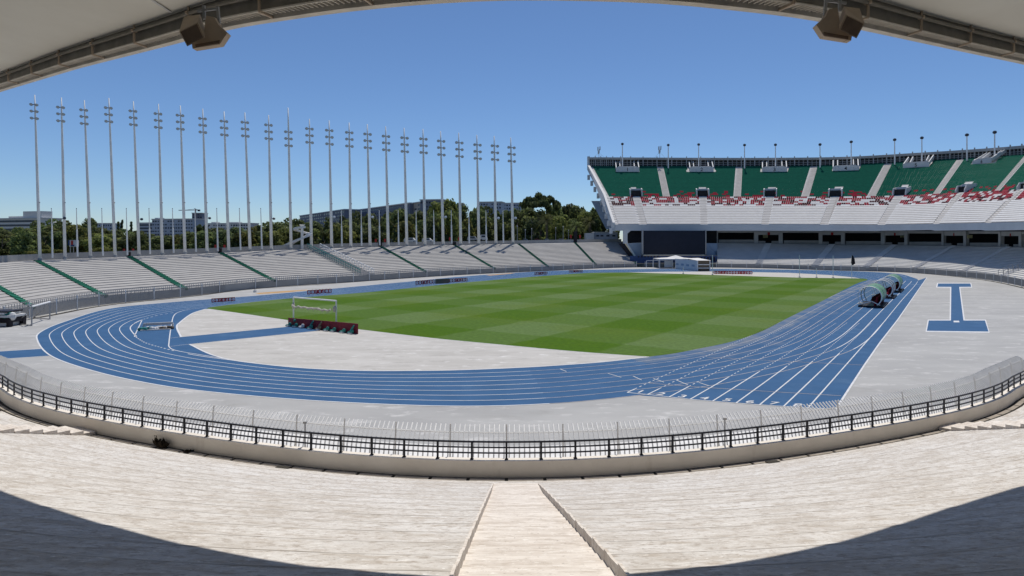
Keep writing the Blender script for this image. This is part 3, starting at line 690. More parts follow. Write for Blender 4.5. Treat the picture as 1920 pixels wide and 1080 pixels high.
# ================================================================== FAR LEFT TERRACE
LS = [(-420,-760,62,560),(-150,-330,76,519),(80,-70,96,499),(210,68,112,489),(358,242,126,481.5),(520,413,141,474.5),(667,557,156,468),(804,714,173,463),(932,852,190,460),(1032,972,206,457.5),(1122,1078,220,455.3),(1195,1167,233,454)]
def offs(p, d):                                    # step outwards from a fence point
    i = min(range(len(FW)), key=lambda k: (FW[k][0]-p.x)**2 + (FW[k][1]-p.y)**2); q = [Vector((a[0], a[1], 0)) for a in FW]
    return p + outward(i, q)*d
LB = [tuple(offs(fence_at(s[0]), 1.2) + Vector((0,0,1.15))) for s in LS]
LT = [tuple(W(s[1], s[3], s[2])) for s in LS]
NSEG = 10
LBc = cr(LB, NSEG); LTc = cr(LT, NSEG)
left_stand = thing('far_terrace', LBc[60], 'long grey concrete terrace with green stairs along the far left side of the track', 'grandstand')
NR = 18
def lp(i, t, z_t=None):
    p = lerp(Vector(LBc[i]), Vector(LTc[i]), t)
    if z_t is not None: p.z = lerp(LBc[i][2], LTc[i][2], z_t)
    return p
b = MB(); be = MB()
for r_ in range(NR):
    A = [lp(i, r_/NR, r_/NR) for i in range(len(LBc))]; Bq = [lp(i, r_/NR, (r_+0.45)/NR) for i in range(len(LBc))]; Cq = [lp(i, (r_+1)/NR, (r_+1)/NR) for i in range(len(LBc))]
    Bm = [lp(i, (r_+0.32)/NR, (r_+0.66)/NR) for i in range(len(LBc))]
    b.strip(A, Bq, 0); b.strip(Bq, Bm, 1); b.strip(Bm, Cq, 0)
T1 = [p + Vector((0,0,0)) for p in [lp(i, 1, 1) for i in range(len(LBc))]]
T2 = [T1[i] + (Vector(LTc[i]) - Vector(LBc[i])).normalized()*Vector((1,1,0))*2.2 for i in range(len(LBc))]
T2 = [Vector((p.x, p.y, T1[i].z)) for i, p in enumerate(T2)]
b.strip(T1, T2, 0)
b.build('terrace_steps', [M['lterr'], M['lterr_edge']], left_stand)
b = MB(); b.sweep([[Vector(p) for p in LBc], [Vector((p[0], p[1], 0)) for p in LBc]], closed=False); b.build('front_wall', M['parapet'], left_stand)
b = MB(); b.sweep([T2, [p + Vector((0,0,1.15)) for p in T2], [p + Vector((0,0.5,1.15)) for p in T2], [p + Vector((0,0.5,-9)) for p in T2]], closed=False); b.build('parapet', M['parapet'], left_stand)
def lstair(i, w, m1, m2, nm='stairway', top=1.0, bot=0.0):
    bb = MB(); d = Vector(LTc[min(i+1, len(LTc)-1)]) - Vector(LTc[i-1]); d.z = 0; d.normalize()
    n2 = NR*2
    for k in range(int(n2*bot), int(n2*top)):
        z = lp(i, 0, (k+1)/n2).z + 0.12; z0 = z - (LTc[i][2]-LBc[i][2])/n2
        p0 = lp(i, k/n2); p1 = lp(i, (k+1)/n2)
        q = [p0 - d*w/2, p0 + d*w/2, p1 + d*w/2, p1 - d*w/2]
        f0 = [Vector((a.x, a.y, z)) for a in q]; low = [Vector((a.x, a.y, z0-0.3)) for a in q]
        bb.poly(f0, 0); bb.poly([low[0], low[1], f0[1], f0[0]], 1); bb.poly([low[1], low[2], f0[2], f0[1]], 1); bb.poly([low[3], low[0], f0[0], f0[3]], 1)
    return bb.build(nm, [m1, m2], left_stand)
for st in (2,3,4,5,7,8,9,10,11): lstair(st*NSEG, 1.05, M['green'], M['greend'])
lstair(6*NSEG+2, 3.2, M['lterr_edge'], M['parapet'], 'torch_stair')
bb = MB()                                           # rails of the torch stair
for side, m_ in ((-1, 0), (1, 1)):
    i = 6*NSEG+2; d = (Vector(LTc[i+1]) - Vector(LTc[i-1])); d.z = 0; d.normalize()
    pts = [lp(i, k/24, k/24) + d*side*1.75 + Vector((0,0,0.1)) for k in range(25)]
    bb = MB(); bb.tube([p + Vector((0,0,1.25)) for p in pts], 0.09, 5); bb.tube([p + Vector((0,0,0.65)) for p in pts], 0.05, 5)
    for p in pts: bb.tube([p, p + Vector((0,0,1.25))], 0.05, 5)
    tag(bb.build('handrail', M['teal'] if side < 0 else M['white'], left_stand), 'teal handrail' if side < 0 else 'white handrail')

# perimeter fences in front of the terraces
def pfence(name, i0, i1, lab, inset=0.45, fine=True):
    pts = [Vector((FW[i][0], FW[i][1], 0)) for i in range(i0, i1+1)]
    pts = [p + outward(i, pts)*inset for i, p in enumerate(pts)]
    L_ = [0]
    for i in range(1, len(pts)): L_.append(L_[-1] + (pts[i]-pts[i-1]).length)
    root = thing(name, tuple(pts[len(pts)//2]), lab, 'fence')
    def at(s):
        i = 0
        while i < len(L_)-2 and L_[i+1] < s: i += 1
        return lerp(pts[i], pts[i+1], (s-L_[i])/(L_[i+1]-L_[i]))
    n = min(60, int(L_[-1]/4.6)); st = L_[-1]/n
    for k in range(n+1):
        p = at(k*st); b = MB(); b.tube([p, p + Vector((0,0,1.9))], 0.075, 6); b.build('post', M['white'], root)
        if k < n:
            b = MB(); m = int(st/0.21)
            for j in range(m):
                q = at(k*st + (j+0.5)*st/m); b.bar(q + Vector((0,0,0.25)), q + Vector((0,0,1.62)), 0.05, 0.03)
            b.bar(at(k*st) + Vector((0,0,0.28)), at((k+1)*st) + Vector((0,0,0.28)), 0.05); b.bar(at(k*st) + Vector((0,0,1.58)), at((k+1)*st) + Vector((0,0,1.58)), 0.06)
            b.build('picket_panel', M['galv'], root)
    return root
iL0 = 3; iL1 = min(range(len(FW)), key=lambda i: abs(FU[i]-1192)); iR1 = len(FW)-6
pfence('perimeter_fence', iL0, iL1, 'grey picket fence with white posts below the far left terrace')
pfence('perimeter_fence', iL1+1, iR1, 'grey picket fence below the shaded terrace under the green stand')
def trail(name, i0, i1, lab):                       # slim handrail on the terrace front wall
    pass
b = MB()
for i in range(len(LBc)-1):
    a = Vector(LBc[i]) + Vector((0,0,0.75)); c = Vector(LBc[i+1]) + Vector((0,0,0.75)); b.bar(a, c, 0.06); b.bar(a - Vector((0,0,0.36)), c - Vector((0,0,0.36)), 0.045)
    for k in range(4): p = lerp(a, c, k/4); b.bar(p - Vector((0,0,0.75)), p, 0.05)
b.build('front_handrail', M['galv'], left_stand)

# ------------------------------------------------------------------ 24 lamp masts on the rim, pennant poles between
MAST = [(75,488,65,178),(122,485,115,183),(170,483,158,188),(216,482,204,184),(261,480.5,250,190),(304.5,478,297,195),(347,476,338,198),(388.5,474.5,380,204),(429,473,420,209),
        (469,471,459,211),(509,469.5,503.5,216),(546,468,540,202),(584,466.5,580,223),(622,465.5,617,226),(658,464.5,654.5,230),(694,463.5,688.5,233),(728,462.5,723,237),
        (763,461.5,757.5,240),(797,461,793,242),(831,460.3,826,246),(864,459.5,860,249),(898,459,894,253),(930,458.3,926.5,255),(962,457.6,957.5,258)]
LUs = [s[1] for s in LS]; LDs = [s[2] for s in LS]
GLOBE = {5:(1,411), 8:(1,409), 11:(1,410), 14:(1,407), 16:(1,407), 20:(1,407), 23:(1,409), 24:(1,409), 2:(0,409)}
for k, (bu, bv, tu, tv) in enumerate(MAST):
    D = interp(bu, LUs, LDs) + 0.35
    base = W(bu, bv, D); top = W(tu, tv, D); hgt = top.z - base.z
    lab = ['leftmost','second from the left'][k] if k < 2 else ('rightmost' if k == 23 else ORD[k+1] + ' from the left')
    root = thing('lamp_mast', tuple(base), f'tall pale lamp mast, {lab} in its row of twenty-four', 'lamp mast', 'lamp masts along the far left terrace')
    s = D/130.0*0.5 + 0.5; ax = (top - base)
    def q(f, dx=0, dy=0, dz=0): return base + ax*f + Vector((dx, dy, dz))
    r0 = 2.75/K*D; b = MB(); b.tube([q(-0.01), q(0.35), q(0.66), q(0.90), q(1.0)], [r0, r0*0.9, r0*0.72, r0*0.50, r0*0.28], 10); b.build('pole', M['mast'], root, smooth=True)
    b = MB(); b.tube([q(0.002), q(0.012)], r0*1.35, 10); b.build('base_collar', M['parapet'], root)
    px = D/K
    for j, f in enumerate((18.0, 30.5, 43.5)):
        ff = 1 - (f if k != 11 else f + 27)*px/hgt
        b = MB(); b.bar(q(ff, -4.3*px), q(ff, 6.2*px, 0, -0.9*px), 0.16*s); b.build('crossarm', M['galv'], root)
        for dx, dz in ((-4.2, 0), (6.0, -1.0)):
            c = q(ff, dx*px, -0.35*s, dz*px)
            b = MB(); prof = [(0.0, 0.9), (0.45, 0.95), (0.75, 0.5), (0.8, 0.2)]
            axd = Vector((0.15, -0.8, -0.58)).normalized(); e1_ = axd.cross(Vector((0,0,1))).normalized(); e2_ = e1_.cross(axd)
            Rl = 2.9*px
            rings = [(-0.55, 1.0), (-0.3, 0.95), (0.25, 0.6), (0.55, 0.25)]
            vs = []; fs = []; nn = 10
            for d_, rr in rings:
                for a in range(nn): vs.append(c - axd*d_*Rl + (e1_*math.cos(2*math.pi*a/nn) + e2_*math.sin(2*math.pi*a/nn))*rr*Rl)
            for a in range(3):
                for e in range(nn): fs.append((a*nn+e, a*nn+(e+1) % nn, (a+1)*nn+(e+1) % nn, (a+1)*nn+e))
            fs.append(tuple(3*nn+e for e in range(nn))); b.add(vs, fs); lo = b.build('lamp', M['lamp'], root)
            b = MB(); b.add([c + axd*0.5*Rl + (e1_*math.cos(2*math.pi*a/nn) + e2_*math.sin(2*math.pi*a/nn))*0.93*Rl for a in range(nn)], [tuple(range(nn))]); b.build('lamp_glass', M['glass'], lo)
    if k+1 in GLOBE:
        sd, gv = GLOBE[k+1]; c = W(bu + (4.5 if sd else -1), gv, D - 0.3)
        b = MB(); b.ball(c, 2.6*px, 10, 6, 0, (1.1, 1, 0.9)); b.bar(c, c + Vector((-3.5*px, 0.2, 0)), 0.08); b.build('floodlight', M['glass'] if k+1 not in (2,5,8,11) else M['lamp'], root)
    b = MB(); c = W(bu + 1.8 + (tu-bu)*0.25, 380 if k < 12 else 382, D-0.2); b.ball(c, 1.2*px, 6, 4); b.build('junction_box', M['galv'], root)
PEN = [98.5,145.5,193,239,281.5,325.5,367.5,408.5,451,491,641,678,712,747.5,781,814,847,880,912,944]
PTOP = [391]*10 + [393.5]*10
for k, u in enumerate(PEN):
    D = interp(u, LUs, LDs) + 1.3; v = interp(u, [m[0] for m in MAST], [m[1] for m in MAST]) - 3
    i1 = max([i for i in range(24) if MAST[i][0] < u] or [0])
    base = W(u, v, D); top = W(u - (2.2 if u < 600 else 1.0), PTOP[k], D)
    root = thing('flagpole', tuple(base), f'slim bare flagpole on the rim between the {ORD[i1+1]} and {ORD[i1+2]} lamp masts from the left', 'flagpole', 'bare flagpoles between the lamp masts')
    b = MB(); b.tube([base, lerp(base, top, 0.55), lerp(base, top, 0.56), top], [1.5/K*D, 1.3/K*D, 0.85/K*D, 0.6/K*D], 7); b.build('pole', M['mast'], root)
    b = MB(); b.ball(top, 0.9/K*D, 6, 4); b.build('finial', M['lamp'], root)

# ------------------------------------------------------------------ the torch with its spiral ramp
D = interp(567, LUs, LDs) + 2.0
tc = W(566.5, 467, D)
torch = thing('torch_tower', tuple(tc), 'white torch column with a zigzag spiral ramp at the head of the torch stair', 'monument')
b = MB(); b.tube([tc, tc + Vector((0,0,(467-424)/K*D))], [2.6/K*D, 2.3/K*D], 10); b.build('column', M['mast'], torch)
b = MB(); c = tc + Vector((0,0,(467-423.5)/K*D)); b.tube([c - Vector((0,0,0.15)), c + Vector((0,0,0.35))], [0.35, 0.75], 10); b.build('torch_bowl', M['mast'], torch)
hel = [(531,462,-0.5),(545,455.5,-2.0),(560,449.5,-2.6),(575,444,-2.0),(584.5,439.5,-0.2),(576,438,1.6),(563,434.5,2.2),(551,431.5,0.8),(551,429.5,-0.8),(560,427.5,-1.8),(573,426.5,-1.9)]
hp = cr([tuple(W(u, v, D + dy)) for u, v, dy in hel], 5); b = MB()
wd = lambda t: lerp(1.1, 0.8, t)
inn = [Vector(p) + (tc - Vector(p))*Vector((1,1,0))*0.33 for p in hp]
b.sweep([[Vector(p) + Vector((0,0,0.35)) for p in hp], [p + Vector((0,0,0.35)) for p in inn], [p - Vector((0,0,0.15)) for p in inn], [Vector(p) - Vector((0,0,0.15)) for p in hp]]); b.build('spiral_ramp', M['canvas'], torch)

# ================================================================== RIGHT-HAND TWO-TIER STAND
RF_u = [1153.6,1208,1320,1434,1544.5,1652,1755,1851,1990,2160]; RM_u = [1135.5,1193,1318,1444,1566,1685.5,1799.5,1913,2075,2290]
RF_v = [422,422,422,422,422.5,423,421.5,420,417,413]; RM_v = [370,370,370,370,370,368,363,357,346,331]
RT_u = [1105,1173,1315,1454,1590,1724.5,1850.5,1975,2150,2395]; RT_v = [313,313,313,313,310.5,303.5,296.5,289.5,279,266]
RR_v = [295,295.3,296,296,294,286.5,278.5,268.5,257,243]
Df = [221.5,220.5,217,210.5,201,192,173.2,148,118,90]
Dm = [d + 17*d/205 for d in Df]; Dt = [d + 22*d/205 for d in Dm]
def stat(us, vs, ds): return [tuple(W(u, v, d)) for u, v, d in zip(us, vs, ds)]
NS = 12
Fc = [Vector(p) for p in cr(stat(RF_u, RF_v, Df), NS)]; Mc = [Vector(p) for p in cr(stat(RM_u, RM_v, Dm), NS)]; Tc = [Vector(p) for p in cr(stat(RT_u, RT_v, Dt), NS)]
Rc = [Vector(p) for p in cr(stat(RT_u, RR_v, [d + 0.6 for d in Dt]), NS)]
n_ = len(Fc)
big = thing('two_tier_stand', tuple(Fc[60]), 'big two-tier stand with green upper seats and red and white mosaic rows on the right', 'grandstand')
NL, NU_ = 17, 24
def gp(Aq, Bq, s, t, tz_=None):                      # point on a tier; s in stations, t from front to back
    i = max(0, min(n_-2, int(s*NS))); f = s*NS - i
    a = lerp(Aq[i], Aq[i+1], f); c = lerp(Bq[i], Bq[i+1], f); p = lerp(a, c, t)
    if tz_ is not None: p.z = lerp(a.z, c.z, tz_)
    return p
def tiers(Aq, Bq, n, m_, nm, mats, edge=0.0):
    b = MB(); S = [i/NS for i in range(n_)]
    for r_ in range(n):
        rz = 0.26 if n == NL else 0.16
        A = [gp(Aq, Bq, s, r_/n, r_/n) for s in S]; B_ = [gp(Aq, Bq, s, r_/n, (r_+rz)/n) for s in S]; C_ = [gp(Aq, Bq, s, (r_+1)/n, (r_+1)/n) for s in S]
        b.strip(A, B_, 1 if len(mats) > 1 else 0); b.strip(B_, C_, 0)
    return b.build(nm, mats, big)
tiers(Fc, Mc, NL, None, 'lower_seating_steps', [M['deckw'], M['conc']])
tiers(Mc, Tc, NU_, None, 'upper_seating_steps', [M['deckw'], M['conc']])
smax = (n_-1)/NS
# stations of stairs (lower ones at the stations; upper ones in between)
low_s = [1,2,3,4,5,6,7,8]
def s_from_mid(u): return interp(u, RM_u, list(range(len(RM_u))))
up_s = [s_from_mid(u) for u in (1254,1382,1509,1633,1753.6,1869,1990)]
def dstair(Aq, Bq, s, w, n, nm):
    b = MB()
    for k in range(n*2):
        z = gp(Aq, Bq, s, 0, (k+1)/(2*n)).z + 0.06; p0 = gp(Aq, Bq, s, k/(2*n)); p1 = gp(Aq, Bq, s, (k+1)/(2*n))
        d = gp(Aq, Bq, s+0.03, 0.5) - gp(Aq, Bq, s-0.03, 0.5); d.z = 0; d.normalize()
        q = [p0 - d*w/2, p0 + d*w/2, p1 + d*w/2, p1 - d*w/2]; dz = (gp(Aq, Bq, s, 1, 1).z - gp(Aq, Bq, s, 0, 0).z)/(2*n)*0.75; f0 = [Vector((a.x, a.y, z - (dz if j_ < 2 else 0))) for j_, a in enumerate(q)]; lo = [Vector((a.x, a.y, z-0.9)) for a in q]
        b.poly(f0, 0); b.poly([lo[0], lo[1], f0[1], f0[0]], 0); b.poly([lo[1], lo[2], f0[2], f0[1]], 0); b.poly([lo[3], lo[0], f0[0], f0[3]], 0)
    return b.build(nm, M['stairc'], big)
for s in low_s: dstair(Fc, Mc, s, 2.1, NL, 'stairway')
for s in up_s: dstair(Mc, Tc, s, 2.2, NU_, 'stairway')
# seats
rs = random.Random(11)
def seat(b, p, d, bk, mi, w=0.52, h=0.42):      # tilted shell seat: pan, back and front lip
    f = p + bk*0.02 + Vector((0,0,-0.12)); m = p + bk*0.34 + Vector((0,0,0.06)); k = p + bk*0.72 + Vector((0,0,h))
    b.add([f - d*w/2, f + d*w/2, m + d*w/2, m - d*w/2, k + d*w/2, k - d*w/2], [(0,1,2,3),(3,2,4,5)], mi)
def block(Aq, Bq, s0, s1, rows, n, colour, nm, keep=None, margin=1.3):
    b = MB()
    for r_ in rows:
        t = (r_ + 0.30)/n; tz_ = (r_+1)/n
        L_ = (gp(Aq, Bq, s1, t) - gp(Aq, Bq, s0, t)).length; cnt = int((L_ - 2*margin)/0.66)
        if cnt < 1: continue
        ss = [lerp(s0, s1, j_/60) for j_ in range(61)]; cum = [0.0]
        for j_ in range(60): cum.append(cum[-1] + (gp(Aq, Bq, ss[j_+1], t) - gp(Aq, Bq, ss[j_], t)).length)
        L_ = cum[-1]; cnt = max(1, int((L_ - 2*margin)/0.66)); cnt = cnt
        for k in range(cnt):
            s = interp(margin + (k+0.5)*(L_-2*margin)/cnt, cum, ss)
            if keep and not keep(s, t): continue
            p = gp(Aq, Bq, s, t, tz_); d = gp(Aq, Bq, s+0.02, t) - gp(Aq, Bq, s-0.02, t); d.z = 0; d.normalize(); bk = Vector((-d.y, d.x, 0))
            p.z -= 0.15; seat(b, p, d, bk, colour(r_, k), 0.68 if n == NU_ else 0.56, 0.52 if n == NU_ else 0.45)
    return b.build(nm, [M['seatg'], M['seatr'], M['seatm'], M['seatw']], big)
ubounds = [0.0] + up_s + [smax]
def vom_keep(s, t):
    for c in low_s:
        if abs(s-c) < 0.062 and t < 0.27: return False
        if abs(s-c) < 0.19 - 0.02*(1-t) and t > 0.80: return False
    return True
_um = {}
def ucol(r_, k):
    if r_ > 4: return 0
    if k == 0: _um.clear()
    key = (r_, k//2)
    if key not in _um: _um[key] = 1 if rs.random() < (0.28, 0.28, 0.20, 0.07, 0.0)[r_] else 0
    return _um[key]
for a, c in zip(ubounds[:-1], ubounds[1:]): tag(block(Mc, Tc, a, c, range(0, NU_), NU_, ucol, 'seat_block', vom_keep, 1.3), 'green seat block with scattered red seats low down')
lb = [0.0] + [float(s) for s in low_s] + [smax]
def lcol_factory():
    memo = {}
    def lcol(r_, k):
        key = (r_, k//2)
        if key not in memo:
            f = (r_ - (NL-6))/6.0; x = rs.random()
            memo[key] = 1 if x < 0.30 + 0.32*f else (2 if x < 0.56 + 0.24*f else 3)
        return memo[key]
    return lcol
for a, c in zip(lb[:-1], lb[1:]): tag(block(Fc, Mc, a, c, range(NL-6, NL), NL, lcol_factory(), 'seat_block', None, 1.4), 'mosaic block of white, red and maroon seats')
# bench fronts of the white lower rows
b = MB()
for r_ in range(0, NL-6):
    for a, c in zip(lb[:-1], lb[1:]):
        m = max(2, int((c-a)*10)); prevq = None
        L_ = (gp(Fc, Mc, c, .5) - gp(Fc, Mc, a, .5)).length; e = 1.3/L_*(c-a)
        A = []; B_ = []; C_ = []
        for k in range(m+1):
            s = lerp(a+e, c-e, k/m); p = gp(Fc, Mc, s, (r_+0.35)/NL, (r_+1)/NL); p.z += 0.05; q = gp(Fc, Mc, s, (r_+0.85)/NL, (r_+1)/NL); q.z += 0.36
            A.append(p); B_.append(q); C_.append(p - Vector((0,0,0.08)))
        b.strip(A, B_); b.strip(C_, A)
b.build('bench_rows', M['seatw'], big)
# vomitories between the tiers
def local(Aq, Bq, s, t):
    d = gp(Aq, Bq, s+0.03, t) - gp(Aq, Bq, s-0.03, t); d.z = 0; d.normalize(); return d, Vector((-d.y, d.x, 0))
for s in low_s:
    d, bk = local(Mc, Tc, s, 0.1); sc = gp(Mc, Tc, s, 0).y/240.0
    p = gp(Mc, Tc, s, 0.0); w = 1.7*sc + 0.1; hh = 2.9*sc
    b = MB()
    for sd in (-1, 1):
        o = p + d*sd*(w + 0.2); b.add([o + bk*0.0 + Vector((0,0,-0.4)), o + bk*4.6*sc + Vector((0,0,2.6*sc)), o + bk*4.6*sc + Vector((0,0,hh+0.9*sc)), o + bk*0.6 + Vector((0,0,hh+0.2)), o + Vector((0,0,1.0))] + [o + d*sd*0.35 + x for x in (bk*0.0 + Vector((0,0,-0.4)), bk*4.6*sc + Vector((0,0,2.6*sc)), bk*4.6*sc + Vector((0,0,hh+0.9*sc)), bk*0.6 + Vector((0,0,hh+0.2)), Vector((0,0,1.0)))],
              [(0,1,2,3,4), (9,8,7,6,5), (0,5,6,1), (1,6,7,2), (2,7,8,3), (3,8,9,4), (4,9,5,0)])
    b.obox(p + bk*2.4*sc + Vector((0,0,hh+0.2)), d*w, bk*0.2, Vector((0,0,0.4)))
    fr = b.build('vomitory', M['canvas'], big)
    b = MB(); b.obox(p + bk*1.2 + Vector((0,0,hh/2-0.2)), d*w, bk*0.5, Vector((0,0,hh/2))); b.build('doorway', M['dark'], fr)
# numbered exit boxes near the top
for idx, s in enumerate(low_s[:7]):
    d, bk = local(Mc, Tc, s, 0.9); sc = gp(Mc, Tc, s, 0.9).y/255.0
    p = gp(Mc, Tc, s, 0.80, 0.82); w = 4.6*sc; dep = 6.0*sc
    b = MB(); b.obox(p + Vector((0,0,0.9*sc)), d*w, bk*0.12, Vector((0,0,1.0*sc)))
    for sd in (-1, 1):
        for ins in (0, 1.6*sc):
            o = p + d*sd*(w - 0.15 - ins); b.bar(o + Vector((0,0,1.2*sc)) + bk*(0.1 if ins == 0 else 1.5*sc), o + bk*dep + Vector((0,0,4.6*sc)), 0.34, 1.2*sc)
    bx = b.build('exit_box', M['canvas'], big)
    b = MB(); b.obox(p + bk*dep*0.5 + Vector((0,0,1.5*sc)), d*(w*0.80), bk*dep*0.32, Vector((0,0,0.9*sc))); b.build('exit_pit', M['conc'], bx)
    b = MB(); put(b, str(idx+1), p - bk*0.15 + Vector((0,0,0.95*sc)), d, Vector((0,0,1)), 1.9*sc); b.build('box_number', M['black2'], bx)
# fascia, underside, flank wall, rim
b = MB(); fb = [Vector(p) + Vector((0,0,-(432.5-RF_v[min(9, i//NS)])/K*p.y)) for i, p in enumerate(Fc)]
ft_ = [Vector(p) + Vector((0,0,0.25)) for p in Fc]
fw0 = [p - local(Fc, Mc, i/NS, 0)[1]*0.35 for i, p in enumerate(ft_)]; fw1 = [p - local(Fc, Mc, i/NS, 0)[1]*0.35 for i, p in enumerate(fb)]
fi = [p + local(Fc, Mc, i/NS, 0)[1]*1.2 for i, p in enumerate(fb)]
b.sweep([fw0, ft_, fi, fw1]); b.build('fascia', M['fascia'], big)
b = MB(); us = [gp(Fc, Mc, i/NS, 0.95) for i in range(n_)]; us = [Vector((p.x, p.y, fb[i].z + 0.9)) for i, p in enumerate(us)]
b.strip([p + Vector((0,0,0.35)) for p in fi], us); b.strip(us, [Vector((p.x, p.y, p.z-1)) + (Tc[i]-Mc[i])*Vector((0.9,0.9,0.9)) for i, p in enumerate(us)]); b.build('underside', M['conc'], big)
b = MB()
pf = [Fc[0] + Vector((-0.9,0,-2.2)), Mc[0] + Vector((-0.9,0,-1.6)), Tc[0] + Vector((-0.9,0,-1.2)), Rc[0] + Vector((-0.9,0,0.0)), Rc[0] + Vector((-0.9,0,0.4)), Tc[0] + Vector((-0.9,0,1.2)), Mc[0] + Vector((-0.9,0,1.3)), Fc[0] + Vector((-0.9,0,0.9))]
m8 = len(pf); b.add(pf + [p + Vector((0.9,0.1,0)) for p in pf], [tuple(range(m8))[::-1], tuple(range(m8, 2*m8))] + [(i, (i+1) % m8, m8+(i+1) % m8, m8+i) for i in range(m8)]); b.build('flank_wall', M['canvas'], big)
b = MB()
for k in range(9):
    p = lerp(Fc[0] if k < 4 else Mc[0], Mc[0] if k < 4 else Tc[0], (k/4) if k < 4 else ((k-4)/5)) + Vector((-1.5,0,-2.0)); b.obox(p, Vector((0.5,0,0)), Vector((0,0.5,0)), Vector((0,0,1.0)))
b.build('flank_ribs', M['fascia'], big)
# back of the rim: dark recess behind closely spaced uprights
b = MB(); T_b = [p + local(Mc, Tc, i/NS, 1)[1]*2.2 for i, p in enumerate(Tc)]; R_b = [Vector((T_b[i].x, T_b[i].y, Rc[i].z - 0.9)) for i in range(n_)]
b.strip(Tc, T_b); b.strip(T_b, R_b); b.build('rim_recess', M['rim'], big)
b = MB(); Rf = [Vector((Tc[i].x, Tc[i].y, Rc[i].z)) + local(Mc, Tc, i/NS, 1)[1]*0.2 for i in range(n_)]
b.sweep([[p + Vector((0,0,0)) for p in Rf], [p + Vector((0,0,-0.9)) for p in Rf], [p + local(Mc, Tc, i/NS, 1)[1]*2.6 + Vector((0,0,-0.9)) for i, p in enumerate(Rf)], [p + local(Mc, Tc, i/NS, 1)[1]*2.6 for i, p in enumerate(Rf)]]); b.build('rim_beam', M['galv'], big)
b = MB(); cnt = 150; b2 = MB()
for k in range(cnt):
    s = smax*k/(cnt-1); i = min(n_-2, int(s*NS)); f = s*NS - i; p = lerp(Tc[i], Tc[i+1], f) + local(Mc, Tc, s, 1)[1]*0.4; zt = lerp(Rc[i].z, Rc[i+1].z, f) - 0.9
    b.bar(p, Vector((p.x, p.y, zt)), 0.16 if k % 3 else 0.34)
    if k % 3 == 0: b2.obox(Vector((p.x, p.y, zt + 1.15)), Vector((0.14,0,0)), Vector((0,0.14,0)), Vector((0,0,0.3)))
for f in (0.35, 0.62): b.sweep([[lerp(Tc[i], Vector((Tc[i].x, Tc[i].y, Rc[i].z-0.9)), f) + local(Mc, Tc, i/NS, 1)[1]*x + Vector((0,0,z)) for i in range(n_)] for x, z in ((0.3,-.06),(0.3,.06),(0.45,.06),(0.45,-.06))])
b.build('rim_railing', M['galv'], big); b2.build('rim_studs', M['galv'], big)
# lamp posts along the rim
DL = [(1167,313,270),(1253,313,272),(1310,313,271),(1396,313,272),(1454,313,271.5),(1537.5,312,271),(1596,310,266),(1677.5,305.5,262),(1728.5,303,258.5),(1813,298.5,253),(1865,295.5,248)]
for k, (u, bv, tv) in enumerate(DL):
    D = interp(u, RT_u, Dt) - 1.2; base = W(u, bv + 3, D); top = W(u, tv, D)
    nm = 'leftmost' if k == 0 else 'rightmost' if k == 10 else ORD[k+1] + ' from the left'
    root = thing('rim_lamp', tuple(base), f'slim white lamp post with dark head, {nm} along the green stand rim', 'lamp post', 'lamp posts on the green stand rim')
    b = MB(); b.tube([base, lerp(base, top, 0.96)], [0.26, 0.17], 6); b.build('pole', M['white'], root)
    b = MB(); b.ball(top, 0.62, 8, 5, 0, (1, 1, 0.9)); b.build('lamp_head', M['lamp'], root)
for u, vt, vb, nm in ((1123,275,296,'phone antenna cluster on the left end of the green stand rim'), (1237,274,297,'phone antenna cluster on the rim above the second exit box')):
    D = interp(u, RT_u, Dt) + 0.8; p0 = W(u, vb, D); p1 = W(u, vt, D); root = thing('antenna', tuple(p0), nm if u < 1200 else 'phone antenna cluster on the rim right of the first rim lamps', 'antenna')
    b = MB(); b.tube([p0, p1], 0.09, 6); b.build('mast', M['galv'], root)
    for dx, dz in ((-0.5,-0.4),(0.45,-0.2),(0.1,-1.4),(-0.35,-1.9)): b = MB(); b.obox(p1 + Vector((dx,-0.2,dz-0.5)), (0.16,0,0), (0,0.1,0), (0,0,0.75)); b.build('antenna_panel', M['galv'], root)
    for sd in (-1, 1): b = MB(); b.bar(p1 + Vector((0,0,-2.6)), p0 + Vector((sd*2.6,0,0)), 0.05); b.build('stay', M['galv'], root)

# lower terrace under the deck
RS = [(1346,493,1344,455.3,222),(1421.5,493,1441,456.5,219),(1525,495,1560.6,458.2,211),(1623,497.5,1678,459.3,197),(1707.5,501,1789,461,178),(1792,505.5,1892,463,153),(1864,512,2010,467,128),(1960,535,2150,474,104),(2080,575,2340,486,84)]
RB = [tuple(offs(fence_at(s[0]), 1.2) + Vector((0,0,1.15))) for s in RS]; RTT = [tuple(W(s[2], s[3], s[4])) for s in RS]
RBc = [Vector(p) for p in cr(RB, NSEG)]; RTc = [Vector(p) for p in cr(RTT, NSEG)]
low = thing('shaded_terrace', tuple(RBc[30]), 'lower concrete terrace and concourse in the shade beneath the green stand', 'grandstand')
b = MB(); NR2 = 18
for r_ in range(NR2):
    f = lambda t, z: [Vector((*lerp(RBc[i], RTc[i], t).xy, lerp(RBc[i].z, RTc[i].z, z))) for i in range(len(RBc))]
    b.strip(f(r_/NR2, r_/NR2), f(r_/NR2, (r_+.5)/NR2), 0); b.strip(f(r_/NR2, (r_+.5)/NR2), f((r_+0.3)/NR2, (r_+.7)/NR2), 1); b.strip(f((r_+0.3)/NR2, (r_+.7)/NR2), f((r_+1)/NR2, (r_+1)/NR2), 0)
RW = [p + (RTc[i]-RBc[i]).normalized()*Vector((1,1,0))*3.0 for i, p in enumerate(RTc)]
for i, p in enumerate(RW): p.z = RTc[i].z
b.strip(RTc, RW, 0); b.build('terrace_steps', [M['rterr'], M['rterr_edge']], low)
